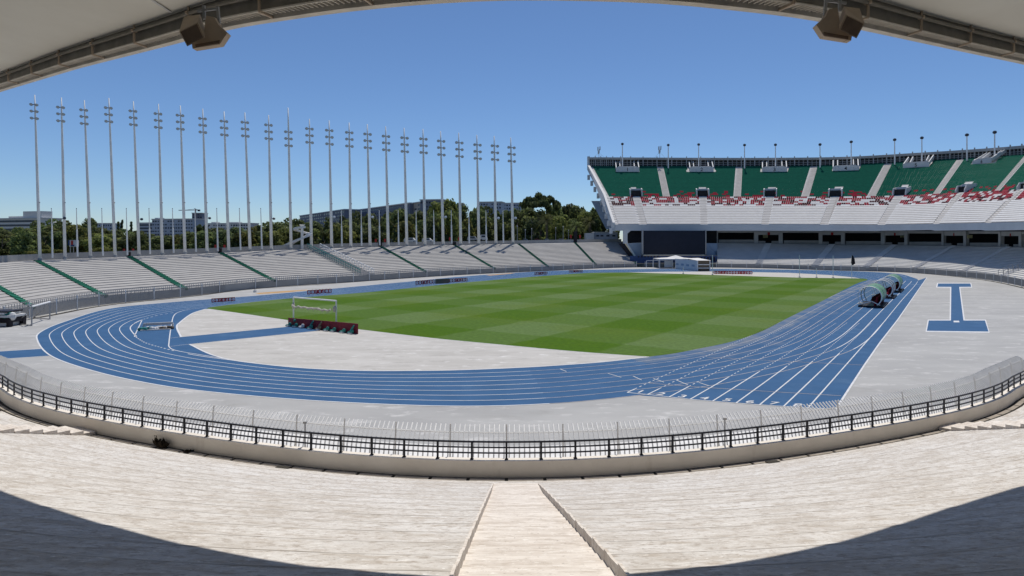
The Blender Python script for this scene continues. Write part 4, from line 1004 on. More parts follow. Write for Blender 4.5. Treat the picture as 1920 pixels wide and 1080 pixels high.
b = MB(); b.strip(RBc, [Vector((p.x, p.y, 0)) for p in RBc]); b.build('front_wall', M['parapet'], low)
for st in (1,2,3,4,5,6,7):
    i = st*NSEG; bb = MB(); d = RTc[i+1] - RTc[i-1]; d.z = 0; d.normalize(); w = 2.0
    for k in range(NR2*2):
        z = lerp(RBc[i].z, RTc[i].z, (k+1)/(NR2*2)) + 0.12; p0 = lerp(RBc[i], RTc[i], k/(NR2*2)); p1 = lerp(RBc[i], RTc[i], (k+1)/(NR2*2))
        q = [p0 - d*w/2, p0 + d*w/2, p1 + d*w/2, p1 - d*w/2]; f0 = [Vector((a.x, a.y, z)) for a in q]; lo = [Vector((a.x, a.y, z-0.6)) for a in q]
        bb.poly(f0); bb.poly([lo[0], lo[1], f0[1], f0[0]]); bb.poly([lo[1], lo[2], f0[2], f0[1]]); bb.poly([lo[3], lo[0], f0[0], f0[3]])
    bb.build('stairway', M['deckw'], low)
b = MB()                                            # stair handrails near the right edge
for st, off in ((6, 1.3), (6, -1.3)):
    i = st*NSEG; d = RTc[i+1] - RTc[i-1]; d.z = 0; d.normalize()
    pts = [lerp(RBc[i], RTc[i], k/14) + d*off + Vector((0,0,0.1)) for k in range(10)]
    for p in pts: b.bar(p, p + Vector((0,0,1.3)), 0.07)
    for p, q in zip(pts[:-1], pts[1:]): b.bar(p + Vector((0,0,1.3)), q + Vector((0,0,1.3)), 0.06); b.bar(p + Vector((0,0,0.7)), q + Vector((0,0,0.7)), 0.05)
b.build('stair_handrail', M['galv'], low)
# concourse wall: columns, lintel, low walls and dark bays
def conc(u): # point of the wall line above photo column u
    Uw = [U0 + K*p.x/p.y for p in RW]; i = 0
    while i < len(Uw)-2 and Uw[i+1] < u: i += 1
    return lerp(RW[i], RW[i+1], (u-Uw[i])/(Uw[i+1]-Uw[i]))
def ztop(p, v): return H - (v - V0)/K*p.y
def cwall(u0, u1, v0, v1, mb, th=0.5, off=0.0):
    a = conc(u0); c = conc(u1); d = (c - a); d.z = 0; d.normalize(); bk = Vector((-d.y, d.x, 0))
    q = [a + bk*off, c + bk*off, c + bk*(off+th), a + bk*(off+th)]
    mb.add([Vector((p.x, p.y, ztop(a if k in (0,3) else c, v1))) for k, p in enumerate(q)] + [Vector((p.x, p.y, ztop(a if k in (0,3) else c, v0))) for k, p in enumerate(q)],
           [(0,3,2,1),(4,5,6,7),(0,1,5,4),(1,2,6,5),(2,3,7,6),(3,0,4,7)])
def vt_(u): return interp(u, [1340,1560,1700,1800,1900,2000], [431.5,432,433,433.5,434,435])
def vb_(u): return interp(u, [1340,1560,1700,1800,1900,2000], [456.5,459,460.5,462,464,468])
COLS = [(1341,1346),(1414,1421.5),(1460,1467.6),(1535,1542),(1577,1584),(1652,1659),(1696,1702),(1766,1770),(1807,1812),(1873,1877),(1911,1916),(1985,1990)]
for a, c in COLS:
    b = MB(); cwall(a, c, vt_(a), vb_(a), b, 0.9, -0.15); b.build('column', M['conc'], low)
WIDE = [(1346,1414),(1467.6,1535),(1584,1652),(1702,1766),(1816,1873),(1916,1985)]; DOOR = [(1421.5,1460),(1542,1577),(1659,1696),(1770,1807),(1877,1911)]
for a, c in WIDE:
    b = MB(); cwall(a, c, vt_(a), vt_(a)+4.6, b, 0.4); b.build('lintel', M['conc'], low)
    b = MB(); cwall(a+2, c, vb_(a)-7.2, vb_(a)+0.5, b, 0.4); b.build('low_wall', M['parapet'], low)
for k, (a, c) in enumerate(DOOR):
    b = MB(); cwall(a, c, vt_(a), vt_(a)+8.6, b, 0.4); ll = b.build('lintel', M['conc'], low)
    m = (a+c)/2
    for x, y in ((a, m-5.5), (m+5.5, c)):
        b = MB(); cwall(x+0.5, y, vb_(a)-5.6, vb_(a)+0.5, b, 0.4); b.build('low_wall', M['parapet'], low)
    p = conc(m); b = MB(); sz = p.y/K; b.obox(Vector((p.x, p.y-0.3, ztop(p, vt_(a)+6.4))), Vector((2.2*sz,0,0)), Vector((0,0.08,0)), Vector((0,0,2.5*sz)))
    b.build('gate_plate', M['redsign'], low)
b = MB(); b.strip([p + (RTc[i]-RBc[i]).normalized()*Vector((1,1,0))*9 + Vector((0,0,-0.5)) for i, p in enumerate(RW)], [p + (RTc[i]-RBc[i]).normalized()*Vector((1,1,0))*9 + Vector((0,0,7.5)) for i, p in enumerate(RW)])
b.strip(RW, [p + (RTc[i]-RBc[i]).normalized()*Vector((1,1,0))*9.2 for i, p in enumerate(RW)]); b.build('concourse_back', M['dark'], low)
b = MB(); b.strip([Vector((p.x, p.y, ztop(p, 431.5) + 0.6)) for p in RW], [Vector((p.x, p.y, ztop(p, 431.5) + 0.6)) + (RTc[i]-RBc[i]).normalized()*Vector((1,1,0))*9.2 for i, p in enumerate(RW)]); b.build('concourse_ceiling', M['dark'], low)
for u, v in ((1448,443),(1715.5,442),(1849,443.5)):
    p = conc(u) + Vector((0,6,0)); b = MB(); s_ = p.y/K
    b.obox(Vector((p.x, p.y, ztop(p, v))), Vector((4.5*s_,0,0)), Vector((0,0.1,0)), Vector((0,0,3.0*s_))); b.build('painted_daylight', M['yellow'], low)  # yellow panel painted as bright outdoor foliage glimpsed through the concourse
# ================================================================== BETWEEN THE STANDS: screen, tent, tunnel
D = 213.0
def wbox(mb, u0, v0, u1, v1, Dn, dep, mi=0):        # upright box whose front fills a photo rectangle at depth Dn
    a = W(u0, v1, Dn); c = W(u1, v0, Dn); mb.box((a.x, Dn, a.z), (c.x, Dn+dep, c.z), mi)
scr = thing('big_screen', tuple(W(1264, 490, D)), 'large unlit dark video screen standing below the left end of the green stand', 'screen')
b = MB(); wbox(b, 1206.5, 432.5, 1322.5, 477, D, 1.2); b.build('screen_face', M['screen'], scr)
b = MB(); wbox(b, 1204.5, 431.5, 1206.3, 479, D-0.1, 1.6); wbox(b, 1322.7, 431.5, 1324.5, 479, D-0.1, 1.6); wbox(b, 1204.5, 477.3, 1324.5, 479, D-0.1, 1.6); b.build('frame', M['galv'], scr)
b = MB()
for u in (1206,1235,1264,1294,1323): wbox(b, u-0.6, 479.2, u+0.6, 502, D+0.3, 0.3)
b.build('support_posts', M['galv'], scr)
b = MB(); wbox(b, 1181, 479.8, 1345, 493.5, D-1.5, 0.3)
pan = tag(b.build('barrier', M['bluebar'], at=W(1263, 493.5, D-1.5)), 'dark blue printed barrier strip running along the foot of the big screen', 'barrier')
b = MB()
for u in list(range(1196, 1236, 6)) + list(range(1296, 1344, 6)): wbox(b, u, 482 if u > 1250 else 479.9, u+2.6, 490 if u > 1250 else 482.6, D-1.56, 0.05)
b.build('panel_print', M['black2'], pan)
sw = thing('stand_end_block', tuple(W(1185, 492, 214)), 'pale end wall and stair block under the green stand left of the big screen', 'wall')
def prism(mb, px, Dn, dep, mi=0):
    f = [W(u, v, Dn) for u, v in px]; k = [p + Vector((0,dep,0)) for p in f]; n = len(f)
    mb.add(f + k, [tuple(range(n)), tuple(range(n, 2*n))[::-1]] + [(i, (i+1) % n, n+(i+1) % n, n+i) for i in range(n)], mi)
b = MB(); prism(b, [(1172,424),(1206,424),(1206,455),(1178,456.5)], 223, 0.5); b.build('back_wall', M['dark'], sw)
b = MB(); prism(b, [(1170,430.5),(1185,430.5),(1176.5,438),(1176.5,456.8),(1170,456.8)], 215, 2.2); b.build('column', M['canvas'], sw)
b = MB(); prism(b, [(1176,456.5),(1206,455),(1206,493),(1196,493)], 217, 2.0); b.build('side_wall', M['bluelight'], sw)
b = MB(); prism(b, [(1160,456.6),(1171,456.6),(1197,493),(1189,493)], 216, 0.4); b.build('painted_stair_shade', M['black2'], sw)  # black slab, its colour stands for the shade beside the stair
b = MB(); prism(b, [(1171,452.5),(1174.5,452.5),(1200,491.5),(1197,493)], 215.5, 0.5); b.build('stringer', M['canvas'], sw)
b = MB(); wbox(b, 1322, 424, 1344, 456, 223, 0.5); b.build('back_wall', M['dark'], sw)
b = MB(); prism(b, [(1325,456),(1345,479.5),(1325,479.5)], 216, 0.5); prism(b, [(1325,456),(1345,456),(1345,479)], 217, 0.5); b.build('ramp_wall', M['bluelight'], sw)
kio = thing('ticket_kiosk', tuple(W(1130, 450, 238)), 'low white and blue kiosk beside the trees at the left foot of the green stand', 'kiosk')
b = MB(); wbox(b, 1099, 437, 1114, 450.5, 236, 6); b.build('side_block', M['canvas'], kio)
b = MB(); wbox(b, 1114.2, 436, 1158, 450.5, 238, 6); b.build('wall', M['facB'], kio)
b = MB(); wbox(b, 1113, 434.8, 1159, 436, 237.6, 7); b.build('roof', M['conc'], kio)
for u in (1118,1126,1137,1148): b = MB(); wbox(b, u, 440.5, u+5.5, 443.5, 237.9, 0.12); b.build('window', M['win'], kio)
# tent
Dt_ = 200.0
ten = thing('marquee_tent', tuple(W(1268, 502, Dt_)), 'white peaked canopy tent in front of the big screen', 'tent')
b = MB(); a = W(1237, 485.5, Dt_); c = W(1309, 485.5, Dt_); pk = W(1267, 478.5, Dt_+4); zz = a.z
ped = [Vector((a.x, Dt_, zz)), Vector((c.x, Dt_, zz)), Vector((c.x, Dt_+9, zz)), Vector((a.x, Dt_+9, zz))]
mid = [lerp(p, pk, 0.62) - Vector((0,0,0.35)) for p in ped]
b.add(ped + mid + [pk], [(0,1,5,4),(1,2,6,5),(2,3,7,6),(3,0,4,7),(4,5,8),(5,6,8),(6,7,8),(7,4,8)])
low_ = [p - Vector((0,0,0.35)) for p in ped]; b.add(ped + low_, [(0,1,5,4),(1,2,6,5),(2,3,7,6),(3,0,4,7)]); b.build('canopy', M['canvas'], ten)
for p in (ped[0], ped[1], ped[2], ped[3], lerp(ped[0], ped[1], 0.33), lerp(ped[0], ped[1], 0.55)): b = MB(); b.tube([Vector((p.x, p.y, 0)), p], 0.10, 6); b.build('pole', M['white'], ten)
b = MB(); wbox(b, 1246, 488, 1260, 501, Dt_+2, 0.2); wbox(b, 1212, 488.2, 1246, 489, Dt_+1, 0.15); 
for u in (1212,1224,1235): wbox(b, u, 488.5, u+0.7, 501, Dt_+1, 0.15)
b.build('entrance_rails', M['white'], ten)
# extendable players' tunnel
tun = thing('players_tunnel', tuple(G(1300, 508)), 'white box-shaped players tunnel reaching from the tent towards the pitch', 'tunnel')
f0 = G(1308,508.5); f1 = G(1331,508.5); k0_ = G(1266,504.0); k1_ = G(1290,503.6)
def up(p, h): return Vector((p.x, p.y, h))
hf, hb = 3.1, 3.2
b = MB(); b.add([f0, up(f0,hf), up(k0_,hb), k0_], [(0,1,2,3)]); b.add([f1, up(f1,hf), up(k1_,hb), k1_], [(3,2,1,0)])
b.add([up(f0,hf) + Vector((-.2,-.3,0)), up(f1,hf) + Vector((.3,-.3,0)), up((f1+k1_)/2,hf+.5), up(k1_,hb), up(k0_,hb), up((f0+k0_)/2,hf+.4)], [(0,1,2,5),(5,2,3,4)])
b.build('cover', M['canvas'], tun)
b = MB(); b.add([f0 + Vector((0.1,0.15,0)), f1 + Vector((-0.1,0.15,0)), up(f1,hf-.1) + Vector((-0.1,0.15,0)), up(f0,hf-.1) + Vector((0.1,0.15,0))], [(0,1,2,3)]); b.build('mouth', M['brown'], tun)
b = MB(); m_ = (f0+f1)/2
for z in (0.9, 1.9): b.bar(up(f0, z), up(f1, z), 0.22)
for p in (f0, f1): b.bar(p, up(p, hf), 0.22)
b.build('mouth_frame', M['white'], tun)
for k, t_ in enumerate((0.18, 0.42, 0.66, 0.9)):
    b = MB(); p = lerp(f0, k0_, t_); d = (k0_-f0).normalized(); n0 = Vector((d.y, -d.x, 0)); n0 = n0 if n0.y < 0 else -n0
    b.obox(up(p, 1.5) + n0*0.06, d*0.9, n0*0.03, Vector((0,0,0.30))); b.build('side_print', M['bluelight'], tun)
# slim net poles behind the far goal line and one dark flag
for k, (u, vb, vt) in enumerate(((1281,513.5,501),(1336,515.5,478),(1499,520,478),(1531,520.5,503),(1562,520.8,479))):
    base = G(u, vb); s_ = base.y/K; top = base + Vector((0,0,(vb-vt)*s_))
    root = thing('net_pole', tuple(base), f'thin white pole at the far goal line, {ORD[k+1]} from the left of five', 'pole', 'thin poles along the far goal line')
    b = MB(); b.tube([base, top], 0.09, 6); b.build('shaft', M['white'], root); b = MB(); b.tube([base, base + Vector((0,0,0.15))], 0.25, 8); b.build('foot', M['galv'], root)
base = G(1597,521.5); s_ = base.y/K; root = thing('flag', tuple(base), 'furled dark flag on a thin white pole by the far right pitch corner', 'flag')
b = MB(); b.tube([base, base + Vector((0,0,41*s_))], 0.08, 6); b.build('pole', M['white'], root)
b = MB(); c = base + Vector((0,0,34*s_)); b.tube([c + Vector((0.1,-.1,1.1)), c + Vector((0.25,-.1,0.2)), c + Vector((0.3,-.1,-0.8)), c + Vector((0.1,-.1,-1.2))], [0.12,0.38,0.45,0.1], 7); b.build('cloth', M['black2'], root)

# ------------------------------------------------------------------ advertising boards
def board(ul, ur, vbl, vbr, hpx, word, lab, dark=False, lean=0.12):
    a = G(ul, vbl); c = G(ur, vbr); d = (c-a).normalized(); nrm = Vector((d.y, -d.x, 0)); nrm = nrm if nrm.y < 0 else -nrm
    h = hpx*a.y/K; up_ = (Vector((0,0,1)) - nrm*lean).normalized()
    root = thing('advertising_board', tuple((a+c)/2), lab, 'advertising board', 'ooredoo boards round the pitch')
    L_ = (c-a).length; n = len(word); st = L_/n; rr = min(st*0.57, h*0.56)
    b = MB(); b.obox((a+c)/2 + up_*h/2 - nrm*0.06, d*L_/2*0.985, nrm*0.04, up_*h*0.30); b.build('panel', M['black2'], root)
    b = MB()
    for k in range(n):
        o = a + d*st*(k+0.5) + up_*h/2
        b.add([o + (d*math.cos(2*math.pi*j/20) + up_*math.sin(2*math.pi*j/20))*rr + nrm*0.004*(k % 2) for j in range(20)], [tuple(range(20))])
    b.build('discs', M['discdark'] if dark else M['discred'], root)
    b = MB()
    for k, ch in enumerate(word):
        o = a + d*st*(k+0.5) + up_*(h/2) + nrm*0.03; gsz = rr*2.1
        if ch in 'o': # bold ring letter
            vs = []; nn = 20; r1_, r2_ = rr*0.66, rr*0.22
            for j in range(nn): vs.append(o + (d*math.cos(2*math.pi*j/nn) + up_*math.sin(2*math.pi*j/nn))*r1_)
            for j in range(nn): vs.append(o + (d*math.cos(2*math.pi*j/nn) + up_*math.sin(2*math.pi*j/nn))*r2_)
            b.add(vs, [(j, (j+1) % nn, nn+(j+1) % nn, nn+j) for j in range(nn)])
        else: put(b, ch, o, d, up_, gsz)
    b.build('lettering', M['letter'], root)
    b = MB()
    for k in (0.08, 0.5, 0.92): p = lerp(a, c, k) - nrm*0.1; b.bar(p + up_*h*0.8, p - nrm*0.6*h, 0.05); b.bar(p, p - nrm*0.6*h, 0.05)
    b.build('stand', M['galv'], root)
    return root
board(397, 441, 569.5, 566.5, 12, 'ooredoo', 'red disc ooredoo board, nearest one on the far touchline, left of the goal')
board(576.5, 622.5, 553.8, 550.6, 11.5, 'ooredoo', 'red disc ooredoo board on the far touchline just above the white goal')
board(780, 815.5, 535.3, 532.5, 10, 'ooredoo', 'ooredoo board on the far touchline joined to the left of the plain khaki board', True)
board(843.5, 877, 530.8, 528.6, 9.5, 'ooredoo', 'ooredoo board on the far touchline joined to the right of the plain khaki board', True)
board(1003, 1027, 517, 515.8, 8, 'ooredoo', 'dark small ooredoo board on the far touchline, between far sand pit and last board', True)
board(1067, 1093, 512.2, 511.6, 7, 'ooredoo', 'dark small ooredoo board, farthest one along the far touchline', True)
board(1337.5, 1411, 515.4, 516.2, 9.5, 'ooredooooredoo', 'long red board repeating ooredoo twice behind the far goal line')
a = G(815.8,532.6); c = G(843.2,530.9); d = (c-a).normalized(); h = 9.5*a.y/K
kb = thing('plain_board', tuple((a+c)/2), 'plain khaki brown board between two ooredoo boards on the far touchline', 'board')
b = MB(); b.obox(lerp(a,c,.28) + Vector((0,0,h/2)), d*(c-a).length*0.27, Vector((0,0.05,0)), Vector((0,0,h*0.46))); b.build('panel', M['brown'], kb)
b = MB(); b.obox(lerp(a,c,.77) + Vector((0,0,h/2)), d*(c-a).length*0.22, Vector((0,0.05,0)), Vector((0,0,h*0.46))); b.build('slatted_panel', M['speaker2'], kb)
for k in (0.05, 0.95): b = MB(); p = lerp(a, c, k); b.bar(p + Vector((0,0.1,h*.8)), p + Vector((0,0.9,0)), 0.05); b.build('leg', M['galv'], kb)
# maroon board behind the near goal
a = G(540,611.3); c = G(670.5,626.8); d = (c-a).normalized(); nrm = Vector((d.y, -d.x, 0)); nrm = nrm if nrm.y < 0 else -nrm
mbd = thing('maroon_board', tuple((a+c)/2), 'long maroon board of nine panels with teal pieces at its foot behind the goal', 'advertising board')
L_ = (c-a).length
for k in range(9):
    hh = lerp(15.5, 18.0, k/8)*a.y/K; b = MB(); p = lerp(a, c, (k+0.5)/9); b.obox(p + Vector((0,0,hh/2)) - nrm*0.05, d*L_/18*0.985, nrm*0.04, Vector((0,0,hh/2))); b.build('panel', M['maroon'], mbd)
rb = random.Random(5)
for k, f in enumerate((0.045, 0.145, 0.245, 0.37, 0.49, 0.605, 0.70, 0.83, 0.935)):
    p = lerp(a, c, f) + nrm*0.30; m_ = [M['teal'], M['teal'], M['canvas'], M['teal'], M['brown'], M['teal'], M['teal'], M['teal'], M['teal']][k]
    b = MB(); tall = k in (3, 4, 8)
    b.ball(p + Vector((0,0,0.14)), 0.30, 9, 5, 0, (1.15, 0.5, 0.45)); b.ball(p + d*0.22 + Vector((0,0,0.30)), 0.2, 8, 5, 0, (0.9,0.5,0.9))
    if tall: b.tube([p + Vector((0,0,0.2)), p + d*0.2 - nrm*0.1 + Vector((0,0,0.62)), p + d*0.34 - nrm*0.15 + Vector((0,0,0.85))], [0.12,0.10,0.06], 7)
    if k == 1: b.ball(p + Vector((-0.05,0.05,0.72)), 0.14, 8, 5)
    b.build('support_piece', m_, mbd)
    b = MB(); b.ball(p + nrm*0.08 + d*0.05 + Vector((0,0,0.09)), 0.17, 8, 4, 0, (1.5,0.6,0.5)); b.build('support_foot', M['canvas'], mbd)
# near goal with the net rolled up on the crossbar
pl_, pr_ = G(550.4,599.5), G(630.5,606.5); hg = 42.0*pl_.y/K; hr = 42.5*pr_.y/K
gl = thing('football_goal', tuple((pl_+pr_)/2), 'white football goal with its net rolled up, in front of the maroon board', 'goal')
for p, h in ((pl_, hg), (pr_, hr)): b = MB(); b.tube([p, p + Vector((0,0,h))], 0.085, 8); b.build('post', M['white'], gl)
b = MB(); b.tube([pl_ + Vector((0,0,hg)), pr_ + Vector((0,0,hr))], 0.085, 8); b.build('crossbar', M['white'], gl)
gd = (pr_-pl_).normalized(); gn = Vector((gd.y, -gd.x, 0)); gn = gn if gn.y < 0 else -gn
for p, h in ((pl_, hg), (pr_, hr)):
    b = MB(); b.ball(p + gn*0.15 + gd*(0.15 if p is pl_ else -0.1) + Vector((0,0,h*0.64)), 0.26, 8, 5, 0, (0.8,0.7,1.4)); b.build('net_bundle', M['net'], gl)
rn = random.Random(2); pts = []
for k in range(26):
    t_ = 0.05 + 0.9*k/25; p = lerp(pl_, pr_, t_) + gn*0.5; p.z = lerp(hg, hr, t_)*(0.66 - 0.05*t_) - 0.10*abs(math.sin(k*0.75)) + rn.uniform(-0.05,0.05); pts.append(p)
b = MB(); b.tube(pts, [0.07 + 0.06*rn.random() for _ in pts], 7)
for k in range(1, 25):
    b.tube([pts[k], pts[k] + Vector((rn.uniform(-.1,.1),0,-rn.uniform(0.1,0.32)))], [0.06,0.02], 5)
b.build('rolled_net', M['net'], gl)

# ------------------------------------------------------------------ dugouts on the home straight
tdir = (G(1678,526) - G(1577,600)); tdir.z = 0; tdir.normalize(); ndir = Vector((-tdir.y, tdir.x, 0))     # ndir points to the pitch
def dugout(u, v, ln_, green, lab):
    o = G(u, v); root = thing('dugout', tuple(o), lab, 'dugout', 'arched dugouts on the blue track')
    rad = 1.40; sec = []
    for k in range(17):
        a_ = R(-52 + 232*k/16*0.98); sec.append((math.cos(a_)*rad, 1.42 + math.sin(a_)*rad*0.98))
    sec = [s for s in sec if s[1] > 0.28]
    n0, n1 = -1, 1
    def pt(x, z, l): return o - ndir*x + tdir*l + Vector((0,0,z))
    cov = sec if green else sec
    roof_from = 0; roof_to = 13 if green else 10
    b = MB(); b.strip([pt(x, z, 0.1) for x, z in cov[1:roof_to]], [pt(x, z, ln_) for x, z in cov[1:roof_to]]); b.build('shell', M['poly_green'] if green else M['poly_clear'], root)
    b = MB(); b.poly([pt(x, z, ln_-0.05) for x, z in sec] + [pt(-1.05, 0.3, ln_-0.05)]); b.build('end_panel', M['poly_clear'], root)
    for l in (0.05, ln_*0.5, ln_):
        b = MB(); b.tube([pt(x, z, l) for x, z in sec + [(-1.40, 1.42), (-1.28, 0.85), (-1.05, 0.3)]], 0.065, 6); b.build('hoop', M['white'] if not green or l < 1 else M['galv'], root)
    b = MB(); b.strip([pt(x, z+0.035, -0.25) for x, z in sec[8:13]], [pt(x, z+0.035, 0.30) for x, z in sec[8:13]]); b.tube([pt(-1.22,2.1,0), pt(-1.22,2.1,ln_)], 0.05, 6); b.build('roof_edge', M['canvas'], root)
    b = MB(); c = pt(0.15, 0.11, ln_/2); b.obox(c, ndir*1.5, tdir*(ln_/2+0.2), Vector((0,0,0.11))); b.build('platform', M['black2'], root)
    b = MB(); b.bar(pt(-1.3, 0.3, 0.05), pt(0.2, 0.85, 0.05), 0.09); b.bar(pt(0.2, 0.85, 0.05), pt(1.2, 0.35, 0.05), 0.09); b.build('end_brace', M['white'], root)
    b = MB(); b.strip([pt(1.10, 0.25, l_) for l_ in (0.2, ln_)], [pt(1.26, 1.25, l_) for l_ in (0.2, ln_)]); b.poly([pt(-0.6, 0.24, ln_-0.1), pt(1.1, 0.24, ln_-0.1), pt(1.27, 1.3, ln_-0.1), pt(0.6, 1.5, ln_-0.1), pt(-0.3, 0.9, ln_-0.1)]); b.build('back_lining', M['seatm'], root)
    ns = int(ln_/0.62)
    for k in range(ns):
        l = 0.45 + k*(ln_-0.7)/max(1, ns-1); b = MB()
        b.obox(pt(0.55, 0.62, l), ndir*0.24, tdir*0.23, Vector((0,0,0.05))); b.obox(pt(0.82, 0.98, l), ndir*0.05, tdir*0.23, Vector((0,0,0.36))); b.obox(pt(0.55, 0.38, l), ndir*0.08, tdir*0.08, Vector((0,0,0.2))); b.build('seat', M['seatr'] if k % 2 == 0 else M['seatm'], root)
    b = MB(); b.ball(pt(-1.1, 0.42, 0.3), 0.28, 8, 5, 0, (1.2,1,.7)); b.build('sand_bag', M['net'], root)
dugout(1630.5, 576.5, 7.4, True, 'nearest green arched dugout with red seats on the blue home straight')
dugout(1653.5, 559.5, 6.0, False, 'middle dugout with a clear uncovered arch between the two green ones')
dugout(1669, 548.2, 8.0, True, 'farthest green arched dugout on the blue home straight')
p = G(1680.5, 543.5); cn = thing('water_cooler', tuple(p), 'small white drum with dark base right of the farthest dugout', 'drum')
b = MB(); b.tube([p, p + Vector((0,0,0.45))], 0.32, 10); b.build('base', M['black2'], cn); b = MB(); b.tube([p + Vector((0,0,0.45)), p + Vector((0,0,1.0)), p + Vector((0,0,1.12))], [0.36,0.36,0.2], 10); b.build('drum', M['canvas'], cn)

# ------------------------------------------------------------------ water jump with its barrier
wj = thing('water_jump', tuple(G(292,620)), 'steeplechase water jump pit with a white barrier inside the near bend', 'water jump')
a = G(263,621); c = G(320,618.2); d = (c-a).normalized(); bk = Vector((-d.y, d.x, 0))
b = MB(); q = [a, c, c + bk*2.2, a + bk*2.2]; b.poly([Vector((p.x, p.y, 0.02)) for p in q]); b.build('pit', M['black2'], wj)
b = MB(); b.bar(a + bk*2.2 + Vector((0,0,0.40)), c + bk*2.2 + Vector((0,0,0.40)), 0.16, 0.25); b.bar(a + bk*2.25, a + bk*2.25 + Vector((0,0,.4)), 0.12); b.bar(c + bk*2.25, c + bk*2.25 + Vector((0,0,.4)), 0.12); b.build('barrier', M['canvas'], wj)
rw = random.Random(4)
for k in range(15):
    t_ = k/14; p = lerp(a, c, t_) + bk*rw.uniform(0.1, 1.0); m_ = M['teal'] if t_ < 0.35 else (M['canvas'] if t_ < 0.7 else M['brown'])
    b = MB(); b.ball(p + Vector((0,0,0.15)), 0.24, 7, 4, 0, (1.4, 0.8, 0.8)); b.build('cover_bundle', m_ if rw.random() < 0.7 else M['canvas'], wj)
b = MB(); b.bar(a + Vector((0,0,0.06)), c + Vector((0,0,0.06)), 0.12, 0.1); b.build('front_curb', M['canvas'], wj)

# ------------------------------------------------------------------ left edge: covered trolley and steel frame goal
p = G(9, 613); s_ = p.y/K
tro = thing('equipment_trolley', tuple(p), 'dark equipment trolley with white and teal covers at the left edge of the track', 'trolley')
def lb_(mb, u0, v0, u1, v1, y0, y1): a = W(u0, v1, p.y); c = W(u1, v0, p.y); mb.box((a.x, p.y+y0, max(0.01, a.z)), (c.x, p.y+y1, c.z))
b = MB(); lb_(b, -40, 596, 19, 605, 0, 2.2); b.build('bed', M['black2'], tro)
b = MB(); lb_(b, -40, 606, 11, 612, 0.1, 2.0); b.build('lower_cover', M['canvas'], tro)
for y_ in (-0.1, 1.7): b = MB(); lb_(b, 13, 597, 19.5, 613, y_, y_+0.45); b.build('leg', M['black2'], tro)
b = MB(); lb_(b, -40, 586.5, 9, 590, -0.1, 2.1); lb_(b, -40, 591.5, 20, 595.5, -0.1, 2.2); b.build('top_cover', M['canvas'], tro)
b = MB()
for u, v, r_ in ((10,590,.35),(16,592,.35),(13,594,.4),(20,588,.25)): b.ball(W(u, v, p.y+0.3), r_, 9, 5, 0, (1.2,1,.6))
b.build('teal_bundle', M['teal'], tro)
b = MB(); b.ball(W(23.5, 593, p.y+.3), 0.38, 9, 5, 0, (0.8,1,1.2)); b.ball(W(7, 587, p.y+.3), 0.3, 9, 5, 0, (1.8,1,.6)); b.build('white_bundle', M['canvas'], tro)
b = MB(); lb_(b, -40, 583.8, 15, 586.3, 0, 2.0); b.build('dark_top', M['black2'], tro)
fr = thing('steel_frame_goal', tuple(G(75,605)), 'grey tubular steel goal frame lying by the fence next to the trolley', 'goal frame')
A0_ = G(59.5,611); B0_ = G(93.5,598.8); hA = 36*A0_.y/K; hB = 33*B0_.y/K
b = MB()
for x, h in ((A0_, hA), (B0_, hB)): b.tube([x, x + Vector((0,0,h))], 0.075, 6)
b.build('post', M['galv'], fr); b = MB(); b.tube([A0_ + Vector((0,0,hA)), B0_ + Vector((0,0,hB))], 0.09, 6); b.build('crossbar', M['white'], fr)
bkx = Vector((-1.9, 0.9, 0))
for x, h in ((A0_, hA), (B0_, hB)):
    b = MB(); b.tube([x + Vector((0,0,0.05)), x + bkx*1.5 + Vector((0,0,0.05))], 0.06, 6); b.tube([x + bkx*1.5 + Vector((0,0,0.05)), x + bkx*0.55 + Vector((0,0,h*.55)), x + bkx*0.1 + Vector((0,0,h))], 0.05, 6); b.build('side_frame', M['galv'], fr)
b = MB(); b.tube([A0_ + bkx*1.5 + Vector((0,0,0.05)), B0_ + bkx*1.5 + Vector((0,0,.05))], 0.05, 6); b.build('back_bar', M['galv'], fr)
p = G(20, 611.5); ch = thing('folding_frame', tuple(p), 'small pale folding frame standing between the trolley and the steel goal frame', 'frame')
b = MB()
for k in range(4): q = G(21 + k*4.5, 611.5 - k*0.9); b.bar(q, q + Vector((-.25,0,0.85)), 0.06)
b.build('uprights', M['canvas'], ch); b = MB(); b.bar(G(21,611.5) + Vector((-.2,0,.8)), G(35,608.6) + Vector((-.2,0,.8)), 0.07); b.bar(G(21,611.5) + Vector((-.1,0,.3)), G(35,608.6) + Vector((-.1,0,.3)), 0.06); b.build('rail', M['canvas'], ch)
p = G(478, 548); mk = thing('marker_box', tuple(p), 'tiny white marker box at the left end of the orange sand pit', 'marker')
b = MB(); b.box((p.x-.22, p.y-.2, 0), (p.x+.22, p.y+.2, .35)); b.build('box', M['canvas'], mk); b = MB(); b.box((p.x-.05, p.y-.05, .35), (p.x+.05, p.y+.05, .6)); b.build('knob', M['galv'], mk)

